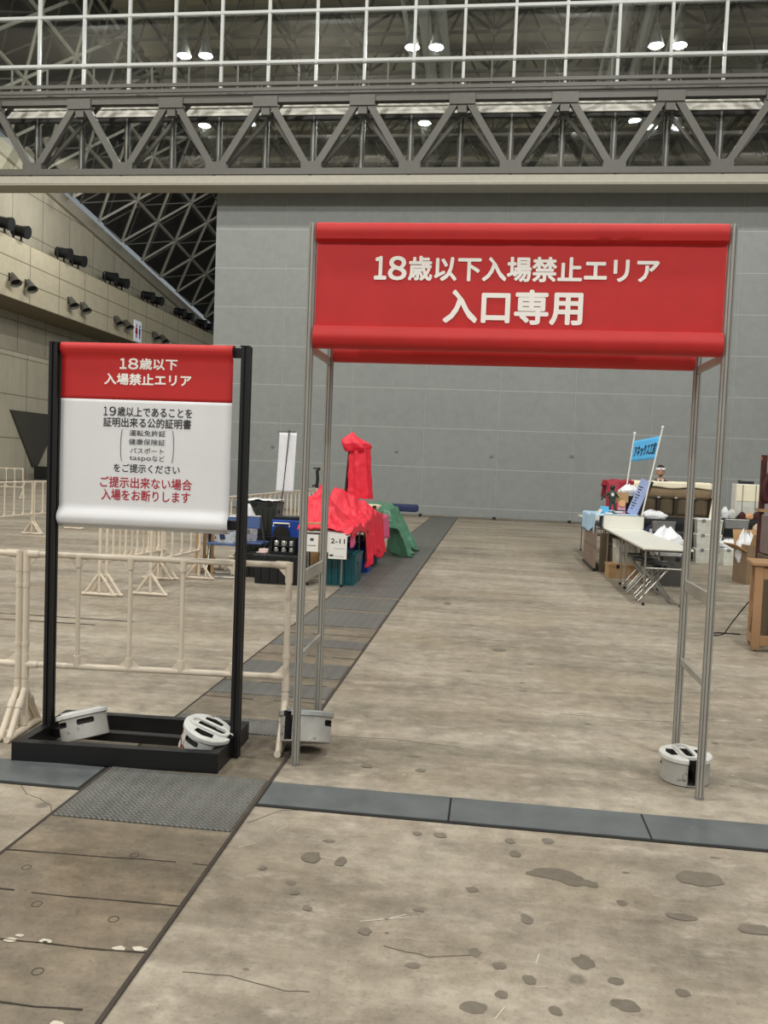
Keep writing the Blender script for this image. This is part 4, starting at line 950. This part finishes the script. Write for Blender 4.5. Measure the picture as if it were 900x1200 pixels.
# red velvet over a rack
drape('crimson_cloth', 'crimson velvet cloth draped over a rack at the far end of the right tables', 'cloth', M_crim, 2.0, 2.42, 15.0, 15.5,
      lambda x, y: 1.43+.012*math.sin(x*30), (.10, .05, .62, .3), seed=11, amp=.01, flare=.16, loose=.2)
b = MB()
for x in (2.05, 2.38):
    for y in (15.08, 15.42): b.tube([(x, y, .71), (x, y, 1.41)], .012, 8)
b.box((2.21, 15.25, 1.40), (.38, .4, .02)); tag(b.build('wire_rack', M_chrome), 'rack hidden under the crimson velvet cloth', 'rack')
# canvas covered display shelf
t = thing('display_shelf', (3.3, 16.2, .0), 'long display shelf of brown canvas with a cream cloth roll on top', 'shelf')
b = MB(); b.box((.0, .35, 1.10), (1.42, .02, .62)); b.build('back_panel', M_brownd, t)
b = MB(); b.grid(lambda u, v: (-.52+1.24*u, .02-.03*math.sin(PI*v)+.01*fbm(u*6, v*2, 1), 1.14+.22*v), 30, 6); b.build('canvas_valance', M_brownf, t, 180, solid=.006)
b = MB(); b.grid(lambda u, v: (-.74+1.46*u, -.02+.42*v, 1.415+.02*math.sin(PI*v)+.010*fbm(u*8, v*3, 5)), 36, 8)
b.grid(lambda u, v: (-.52+1.24*u, -.03, 1.33+.015*math.sin(u*11)+(.10-.015*math.sin(u*11))*v), 36, 4)
b.grid(lambda u, v: (-.76+.22*u*(1), -.03+.02*math.sin(u*6), .95+.48*v-(.0) ), 8, 8); b.build('cream_cover', M_cream, t, 180, solid=.012)
for k in range(5):
    x = -.52+.31*k; b = MB(); b.box((x, .17, .97), (.055, .34, .38)); b.build('divider', mat('very_dark_wood', (46, 36, 26), .8), t)
    if k < 4:
        b = MB(); b.grid(lambda u, v: (x+.035+.24*u, .03+.012*math.sin(u*6+v*2), .82+.31*v), 8, 6); b.build('canvas_panel', M_brownd, t, 180, solid=.006)
b = MB(); b.box((.1, .17, .80), (1.28, .36, .03)); b.box((.1, .17, 1.14), (1.28, .34, .015)); b.build('shelf_board', M_brownd, t)
for k in range(3): 
    b = MB(); b.box((-.21+.31*k, .005, 1.145), (.05, .03, .018), bev=.003); b.build('clip', M_paper, t)
b = MB(); b.box((.21, .08, .95), (.07, .05, .13)); o = b.build('small_carton', M_cream); o.location = (3.3, 16.2, 0); tag(o, 'small cream box standing in a dark compartment of the canvas shelf', 'box')
t = thing('cloth_table', (3.35, 16.3, 0), 'table under a black cloth carrying the canvas display shelf', 'table')
b = MB(); b.box((-.1, .05, .765), (1.7, .62, .035), bev=.006); b.build('table_top', M_kcloth, t)
b = MB(); b.grid(lambda u, v: (-.95+1.7*u, -.26-.02*math.sin(u*40)*(1-v), .04+.73*v), 60, 6); b.build('cloth_front', M_kcloth, t, 180, solid=.01)
b = MB(); b.prism([(3.98, .8), (4.20, .8), (4.08, 1.34), (4.05, 1.36)], 16.1, 16.13, 'Y'); tag(b.build('cream_pennant', M_cream), 'cream cloth flap hanging right of the canvas shelf, beside the gate post', 'cloth')
t = thing('cloth_table', (4.92, 17.1, 0), 'table under a black cloth at right, carrying the white cabinet', 'table')
b = MB(); b.box((.1, .1, .765), (1.3, .6, .035), bev=.006); b.build('table_top', M_kcloth, t)
b = MB(); b.grid(lambda u, v: (-.55+1.3*u, -.22-.02*math.sin(u*40)*(1-v), .04+.73*v), 50, 6); b.build('cloth_front', M_kcloth, t, 180, solid=.01)
t = thing('drawer_cabinet', (4.92, 17.15, .783), 'white plastic cabinet with pale front doors on the right black table', 'cabinet')
b = MB(); b.box((0, .1, .33), (.44, .3, .66), bev=.008); b.build('body', M_paper, t)
for z, h, m_ in ((.17, .30, M_clear), (.49, .32, M_cream)):
    b = MB(); b.box((0, -.06, z), (.41, .02, h), bev=.004); d = b.build('door', m_, t)
    b = MB(); b.box((-.10, -.075, z), (.012, .012, h)); b.box((.14, -.075, z), (.012, .012, h)); b.build('door_seam', M_greyp, d)
b = MB(); b.box((4.93, 17.22, 1.475), (.22, .14, .055), bev=.01); b.tube([(4.80, 17.2, 1.48), (4.76, 17.2, 1.48)], .04, 10); tag(b.build('handheld_device', M_kplast), 'dark device lying on top of the white cabinet', 'device')
for k, (x, m_, h, lb) in enumerate(((4.47, M_bagw, .20, 'white packet standing left of the white cabinet'), (4.60, M_clear, .17, 'clear packet next to the white packet by the cabinet'), (4.78, M_maroon, .12, 'dark red packet in front of the white cabinet'), (4.92, M_tan, .10, 'tan packet in front of the white cabinet'), (5.06, M_maroon, .13, 'dark packet before the right side of the white cabinet'))):
    bag('packet', (x, 16.93, .783), (.13, .06, h), m_, lb, 'packet', 20+k)
# clear storage boxes between the posts
for k, (x, y, z, lb) in enumerate(((3.93, 16.0, 0, 'bottom clear storage box of the stack seen between the right gate posts'), (3.93, 16.0, .265, 'middle clear storage box of the stack seen between the right gate posts'), (3.93, 16.0, .53, 'top clear storage box of the stack seen between the right gate posts'))):
    crate('storage_box', (x, y, z), (.44, .4, .26), M_clear, lb, 'storage box', lidm=M_paper if k < 2 else M_bagw, group='clear storage boxes', ribs=False)
crate('storage_box', (4.30, 15.75, 0), (.34, .38, .30), M_clear, 'white storage box on the floor right of the gate post', 'storage box', lidm=M_bagw, group='clear storage boxes', ribs=False)
bag('plastic_bag', (4.28, 15.75, .315), (.34, .3, .14), M_bagw, 'white plastic bag lying on the storage box right of the gate post', 'bag', 31)
b = MB(); b.box((4.62, 15.8, .12), (.2, .2, .24), bev=.01); tag(b.build('clear_tub', M_clear), 'small clear tub right of the white storage box', 'tub')
HC = make_chair(M_greyp); HC.location = (2.72, 14.35, 0); HC.rotation_euler[2] = R(200); HC['label'] = 'grey folding chair behind the display box, white items on its back'; HC['group'] = 'grey folding chairs'
dup(HC, (4.45, 16.25, 0), R(180), 'grey folding chair in front of the black tables, right of the gate post', 'grey folding chairs')
bag('bag', (2.62, 14.2, .45), (.24, .2, .26), M_navy, 'navy and white bag on the grey folding chair', 'bag', 40, .3, ((-.06, .14, .06, .18, M_bagw, 'white_side'),))
bag('bag', (2.86, 14.25, .45), (.2, .2, .22), M_navy, 'second navy bag with a white stripe, right one on the grey chair', 'bag', 41, -.2, ((.06, .12, .05, .14, M_bagw, 'white_stripe'),))
bag('clothes_bundle', (2.74, 14.62, .82), (.36, .14, .12), M_bagw, 'white cloth bundle over the back of the grey folding chair', 'bundle', 43)
bag('plastic_bag', (2.50, 12.35, .42), (.42, .34, .36), M_bagw, 'crumpled white plastic bag on a box behind the bare white table', 'bag', 45)
crate('carton', (2.52, 12.4, 0), (.45, .4, .41), mat('dark_grey_carton', (78, 76, 72), .8), 'dark grey carton under the crumpled white plastic bag', 'box', ribs=False, taper=1)
b = MB(); b.box((3.2, 15.55, .28), (.56, .3, .56), bev=.01); tag(b.build('dark_case', mat('charcoal_case', (58, 56, 54), .7)), 'charcoal case left of the clear box stack', 'case')
# open cardboard box
t = thing('open_carton', (3.95, 13.1, 0), 'open brown cardboard box with flaps spread and white papers inside', 'box', rz=R(12))
b = MB()
for c_, s_ in (((0, -.2, .29), (.5, .012, .58)), ((0, .2, .29), (.5, .012, .58)), ((-.25, 0, .29), (.012, .4, .58)), ((.25, 0, .29), (.012, .4, .58)), ((0, 0, .01), (.5, .4, .012))): b.box(c_, s_)
b.build('carton_walls', mat('worn_carton', (128, 108, 84), .85, 0, .12), t)
for M_, c_, s_ in ((Matrix.Rotation(R(-62), 3, 'Y'), (-.34, 0, .53), (.012, .38, .22)), (Matrix.Rotation(R(30), 3, 'Y'), (.30, 0, .66), (.012, .38, .22)), (Matrix.Rotation(R(25), 3, 'X'), (0, -.24, .66), (.44, .012, .18)), (Matrix.Rotation(R(-15), 3, 'X'), (-.02, .23, .68), (.48, .012, .2))):
    b = MB(); b.box(c_, s_, M=M_); b.build('flap', M_kraft, t)
b = MB(); b.box((.08, -.212, .42), (.19, .004, .24)); b.build('label_sheet', M_paper, t)
bag('white_bag', (3.80, 13.12, .30), (.26, .2, .42), M_bagw, 'white bag sticking out of the open cardboard box', 'bag', 51)
bag('white_bag', (4.02, 12.72, 0), (.12, .12, .34), M_bagw, 'white bag with a dark strap on the floor before the open cardboard box', 'bag', 52)
bag('plush_toy', (4.10, 13.45, .70), (.2, .15, .18), mat('mottled_fur', (196, 172, 150), .8, 0, .2, 9, dirt=((52, 44, 40), 7, .55)), 'mottled bundle above the open cardboard box', 'bundle', 54)
b = MB(); b.box((4.12, 13.46, .345), (.24, .3, .69), bev=.01); tag(b.build('carton', mat('grey_brown_carton', (120, 106, 92), .85)), 'grey brown carton right of the open cardboard box', 'box')
# wooden counter frame at right
t = thing('wooden_counter', (2.365, 7.86, 0), 'pale brown wooden slatted counter frame at the right edge', 'counter', rz=R(-9))
b = MB(); b.box((.42, .17, .785), (.90, .44, .03), bev=.005); b.build('counter_top', M_wood, t)
for x, y, w_ in ((.035, .0, .07), (.035, .34, .05), (.82, 0, .06), (.82, .34, .06)):
    b = MB(); b.box((x, y, .40), (w_, .045, .74), bev=.006); b.build('leg', M_wood, t)
for y in (0.0, .34):
    b = MB(); b.box((.43, y, .70), (.74, .03, .10), bev=.004); b.build('apron', M_wood, t)
b = MB(); b.prism([(-.02, .02), (.06, .02), (.10, .055), (.24, .055), (.28, .02), (.36, .02), (.36, .13), (-.02, .13)], .0, .045, 'X', (.012, 0, 0)); b.build('side_rail', M_wood, t)
b = MB(); b.box((.43, 0, .10), (.74, .035, .09), bev=.004); b.build('front_rail', M_wood, t)
b = MB(); b.prism([(.03, .13), (.31, .13), (.25, .32)], .028, .034, 'X'); b.build('dark_gusset', M_kplast, t)
b = MB(); b.box((.45, .0, .40), (.62, .008, .48)); b.build('white_poster', M_paper, t)
b = MB(); b.box((.45, -.006, .40), (.50, .004, .3)); b.build('poster_print', mat('pale_pink_print', (214, 180, 184), .7), t)
t = thing('wooden_rack', (2.97, 9.4, 0), 'dark wooden rack at the right edge with a dark red garment', 'rack')
for x in (-.03, .55):
    b = MB(); b.box((x, .3, .9), (.05, .05, 1.8)); b.build('post', M_kplast if x > 0 else M_maroon, t)
b = MB(); b.box((.26, .3, 1.20), (.64, .2, .03)); b.build('shelf_board', M_wood, t)
b = MB(); b.box((.26, .3, .3), (.6, .06, .05)); b.build('rail', M_wood, t)
b = MB(); b.box((.26, .3, 1.76), (.66, .03, .04)); b.build('rail', M_wood, t)
t = thing('garment', (3.10, 9.62, 1.2), 'dark maroon garment hanging at the right photo edge', 'garment')
b = MB(); b.grid(lambda u, v: (-.13-.05*math.sin(v*5)+.5*u, .03*math.sin(u*20), .08+.48*v), 24, 14); b.build('cloth', M_maroon, t, 180, solid=.05)
b = MB(); b.grid(lambda u, v: (-.10+.05*u, -.06+.01*math.sin(u*9), .32+.24*v), 6, 6); b.build('brown_trim', mat('brown_leather', (120, 78, 56), .6), t, 180, solid=.02)
b = MB(); b.box((2.90, 8.62, 1.0), (.44, .4, .38), bev=.01); tag(b.build('grey_case', mat('mauve_grey_case', (116, 104, 102), .7, 0, .14)), 'mauve grey case standing on the wooden counter side at the right edge', 'case')
b = MB(); b.box((2.92, 8.62, .40), (.5, .46, .80), bev=.01); tag(b.build('dark_plinth', M_brownd), 'dark plinth behind the wooden counter, under the mauve grey case', 'plinth')
b = MB(); b.tube([(2.44, 8.22, .40), (2.40, 8.30, .30), (2.34, 8.40, .15), (2.30, 8.48, .03), (2.24, 8.50, .008), (2.17, 8.52, .008), (2.19, 8.60, .008), (2.30, 8.66, .008), (2.50, 8.64, .008)], .006, 8)
tag(b.build('power_cable', M_rubber, None, 60), 'thin black cable looping on the floor beside the wooden counter', 'cable')
# ------------------------------------------------------------------ person behind the canvas shelf
def person(loc_, rz):
    t = thing('person', loc_, 'person with a white headband and dark top standing behind the canvas shelf', 'person', None, rz)
    V = {'pel': (0, 0, .93), 'wa': (0, 0, 1.06), 'ch': (0, -.01, 1.27), 'nb': (0, 0, 1.42), 'nk': (0, -.015, 1.50)}
    E = [('pel', 'wa'), ('wa', 'ch'), ('ch', 'nb'), ('nb', 'nk')]; Rr = {'pel': (.155, .11), 'wa': (.135, .10), 'ch': (.16, .115), 'nb': (.085, .07), 'nk': (.055, .055)}
    for s_, n in ((-1, 'l'), (1, 'r')):
        for k, p, r in (('sh', (s_*.17, 0, 1.385), .062), ('el', (s_*.215, -.02, 1.11), .045), ('wr', (s_*.20, -.20, .93), .030), ('ha', (s_*.19, -.25, .905), .032),
                        ('hi', (s_*.085, 0, .88), .095), ('kn', (s_*.10, -.02, .48), .06), ('an', (s_*.10, .02, .085), .042), ('to', (s_*.115, -.14, .04), .038)):
            V[k+n] = p; Rr[k+n] = (r, r)
        E += [('nb', 'sh'+n), ('sh'+n, 'el'+n), ('el'+n, 'wr'+n), ('wr'+n, 'ha'+n), ('pel', 'hi'+n), ('hi'+n, 'kn'+n), ('kn'+n, 'an'+n), ('an'+n, 'to'+n)]
    ks = list(V); me = bpy.data.meshes.new('body'); me.from_pydata([V[k] for k in ks], [(ks.index(a), ks.index(c)) for a, c in E], [])
    o = bpy.data.objects.new('body', me); C.objects.link(o); sk = o.modifiers.new('skin', 'SKIN')
    for i, k in enumerate(ks):
        me.skin_vertices[0].data[i].radius = Rr[k]; me.skin_vertices[0].data[i].use_root = (k == 'pel')
    sb = o.modifiers.new('sub', 'SUBSURF'); sb.levels = 2; sb.render_levels = 2
    dg = bpy.context.evaluated_depsgraph_get(); dg.update(); m2 = bpy.data.meshes.new_from_object(o.evaluated_get(dg)); o.modifiers.clear(); o.data = m2; o.name = 'body'
    bm = bmesh.new(); bm.from_mesh(m2)
    # head joined to the same body mesh
    g = bmesh.ops.create_uvsphere(bm, u_segments=20, v_segments=14, radius=1)
    for v in g['verts']:
        x, y, z = v.co; jaw = 1-.28*max(0, -z)**1.3
        v.co = Vector((x*.076*jaw, y*.095*(1-.12*max(0, -z)) - .02*(y < 0)*max(0, -z)*.4, z*.118+1.625))
    for c_, r, sc_ in (((0, -.098, 1.612), .016, (.8, 1, 1.5)), ((-.077, 0, 1.615), .022, (.4, .8, 1.3)), ((.077, 0, 1.615), .022, (.4, .8, 1.3)), ((0, -.087, 1.568), .018, (1.4, .5, .45))):
        g = bmesh.ops.create_uvsphere(bm, u_segments=10, v_segments=8, radius=r); bmesh.ops.transform(bm, matrix=Matrix.Translation(c_) @ Matrix.Diagonal((*sc_, 1)), verts=g['verts'])
    for s_ in (-1, 1):     # fingers
        for k in range(4):
            g = bmesh.ops.create_cone(bm, segments=8, radius1=.009, radius2=.007, depth=.07+.008*(k in (1, 2)), cap_ends=True)
            bmesh.ops.transform(bm, matrix=Matrix.Translation((s_*(.165+.017*k), -.305, .885)) @ Matrix.Rotation(R(75), 4, 'X'), verts=g['verts'])
        g = bmesh.ops.create_cone(bm, segments=8, radius1=.011, radius2=.008, depth=.06, cap_ends=True)
        bmesh.ops.transform(bm, matrix=Matrix.Translation((s_*.155, -.265, .90)) @ Matrix.Rotation(R(60), 4, 'X') @ Matrix.Rotation(R(-35*s_), 4, 'Y'), verts=g['verts'])
    bm.to_mesh(m2); bm.free(); m2.materials.clear(); m2.materials.append(M_skin); m2.materials.append(mat('dark_shirt', (34, 32, 34), .8)); m2.materials.append(M_navy)
    for p in m2.polygons:
        p.use_smooth = True; c_ = p.center
        if c_.z > 1.515 or (c_.z > 1.455 and abs(c_.x) < .07) or (c_.y < -.15 and .8 < c_.z < 1.0): p.material_index = 0
        elif c_.z > .93: p.material_index = 1
        else: p.material_index = 2
    o.parent = t
    b = MB(); g = bmesh.ops.create_uvsphere(b.bm, u_segments=20, v_segments=12, radius=1)
    for v in g['verts']:
        x, y, z = v.co; v.co = Vector((x*.086, y*.104+.006, z*.112+1.645))
    bmesh.ops.delete(b.bm, geom=[v for v in b.bm.verts if v.co.z < 1.60 or (v.co.y < -.02 and v.co.z < 1.675)], context='VERTS'); b.build('hair', M_hair, t, 180)
    b = MB(); b.lathe([(.088, -.024), (.094, -.018), (.094, .018), (.088, .024)], 24, (0, 0, 0), Matrix.Diagonal((1, 1.16, 1))); hb = b.build('headband', M_bagw, t, 50); hb.location = (0, .002, 1.672)
    b = MB(); b.box((0, -.108, 0), (.022, .006, .03)); b.build('red_mark', M_red, hb)
    b = MB(); b.sphere((-.03, -.089, 1.630), .009, 8); b.sphere((.03, -.089, 1.630), .009, 8); b.box((0, -.096, 1.548), (.05, .012, .02)); b.box((-.03, -.092, 1.648), (.03, .008, .006)); b.box((.03, -.092, 1.648), (.03, .008, .006)); b.build('eyes_and_beard', M_hair, t)
    b = MB()
    for s_ in (-1, 1): b.tube([(s_*.035, -.07, 1.475), (s_*.055, -.11, 1.38), (s_*.07, -.145, 1.22)], .012, 6)
    b.build('strap', M_paper, t)
    return t
person((3.28, 17.15, 0), R(-6))

# ------------------------------------------------------------------ gallery front: horn speakers, floodlights, sign
def horn():
    t = thing('horn_speaker', (0, 0, 0), '', 'speaker'); d = Vector((.50, -.30, -.80)).normalized(); M_ = rot_to(d); c_ = Vector((.18, .04, .42))
    b = MB(); b.lathe([(.03, 0), (.07, .03), (.12, .20), (.20, .48), (.29, .74), (.31, .76), (.28, .72), (.14, .40), (.08, .34)], 20, c_, M_); b.build('horn', mat('horn_grey', (98, 95, 88), .6), t, 50)
    b = MB(); b.lathe([(.02, .60), (.22, .60), (.23, .62), (.02, .64)], 16, c_, M_); b.build('mouth_shade', M_kplast, t, 50)  # added black disc standing in for the shade inside the horn mouth
    b = MB(); b.box((.05, 0, .20), (.06, .12, .42)); b.box((.14, 0, .14), (.2, .06, .06)); b.build('bracket', M_steel, t)
    return t
hn = horn(); k = 0
for i, y in enumerate((43.0, 44.6, 49.35, 50.95, 55.75, 57.3, 62.3, 63.9)):
    o = hn if i == 0 else dup(hn, (0, 0, 0)); o.location = (WX-.017, y, 10.62)
    o['label'] = 'grey horn speaker on the concrete gallery, %s of the %s pair from left' % (('left one', 'right one')[i % 2], ('first', 'second', 'third', 'fourth')[i//2]); o['group'] = 'horn speakers on the gallery'
def flood():
    t = thing('flood_light', (0, 0, 0), '', 'floodlight')
    b = MB(); b.tube([(-.25, 0, .62), (.42, 0, .50)], [.30, .30], 16); b.tube([(.42, 0, .5), (.62, 0, .46)], [.33, .36], 16); b.build('housing', M_kplast, t, 40)
    b = MB(); b.box((0, -.38, .40), (.10, .04, .7)); b.box((0, .38, .40), (.10, .04, .7)); b.box((0, 0, .04), (.24, .8, .06)); b.build('yoke', M_frame, t)
    b = MB(); b.tube([(.615, 0, .461), (.625, 0, .459)], .33, 16); b.build('lens', mat('unlit_lens', (30, 31, 33), .6), t)
    return t
fh = flood()
for i, y in enumerate((42.5, 44.1, 48.8, 50.6, 55.1, 56.9, 61.4, 63.2, 68.0, 69.9, 73.2, 75.0)):
    o = fh if i == 0 else dup(fh, (0, 0, 0)); o.location = (WX-.2, y, 12.975)
    o['label'] = 'black floodlight standing on the gallery edge, %s of the %s pair from left' % (('left one', 'right one')[i % 2], ('first', 'second', 'third', 'fourth', 'fifth', 'sixth')[i//2]); o['group'] = 'floodlights on the gallery'
t = thing('toilet_sign', (WX+.03, 59.6, 9.85), 'white restroom sign with a red and a blue figure on the gallery front', 'sign')
b = MB(); b.box((0, 0, .75), (.06, 1.25, 1.5), bev=.02); b.build('panel', emis('lit_sign_panel', (222, 228, 240), .25), t)
def pict(y, m, nm, skirt):
    b = MB(); b.tube([(.035, y, 1.12), (.045, y, 1.12)], .10, 14)
    b.prism([(y-.14, .98), (y+.14, .98), (y+(.22 if skirt else .12), .55), (y-(.22 if skirt else .12), .55)], .035, .045, 'X'); b.box((.04, y-.06, .40), (.01, .08, .32)); b.box((.04, y+.06, .40), (.01, .08, .32)); b.build(nm, m, t)
pict(-.28, M_red, 'woman_symbol', True); pict(.28, M_blue, 'man_symbol', False)
t = thing('floor_grille_box', (WX+.9, 46.1, 0), 'dark slatted box at the foot of the inverted triangular buttress', 'box')
b = MB(); b.box((0, 0, .37), (.8, 2.3, .74), bev=.02); b.build('body', M_kplast, t)
b = MB()
for k in range(12): b.box((.41, -1.0+.18*k, .37), (.02, .06, .6))
b.build('slats', M_steelL, t)
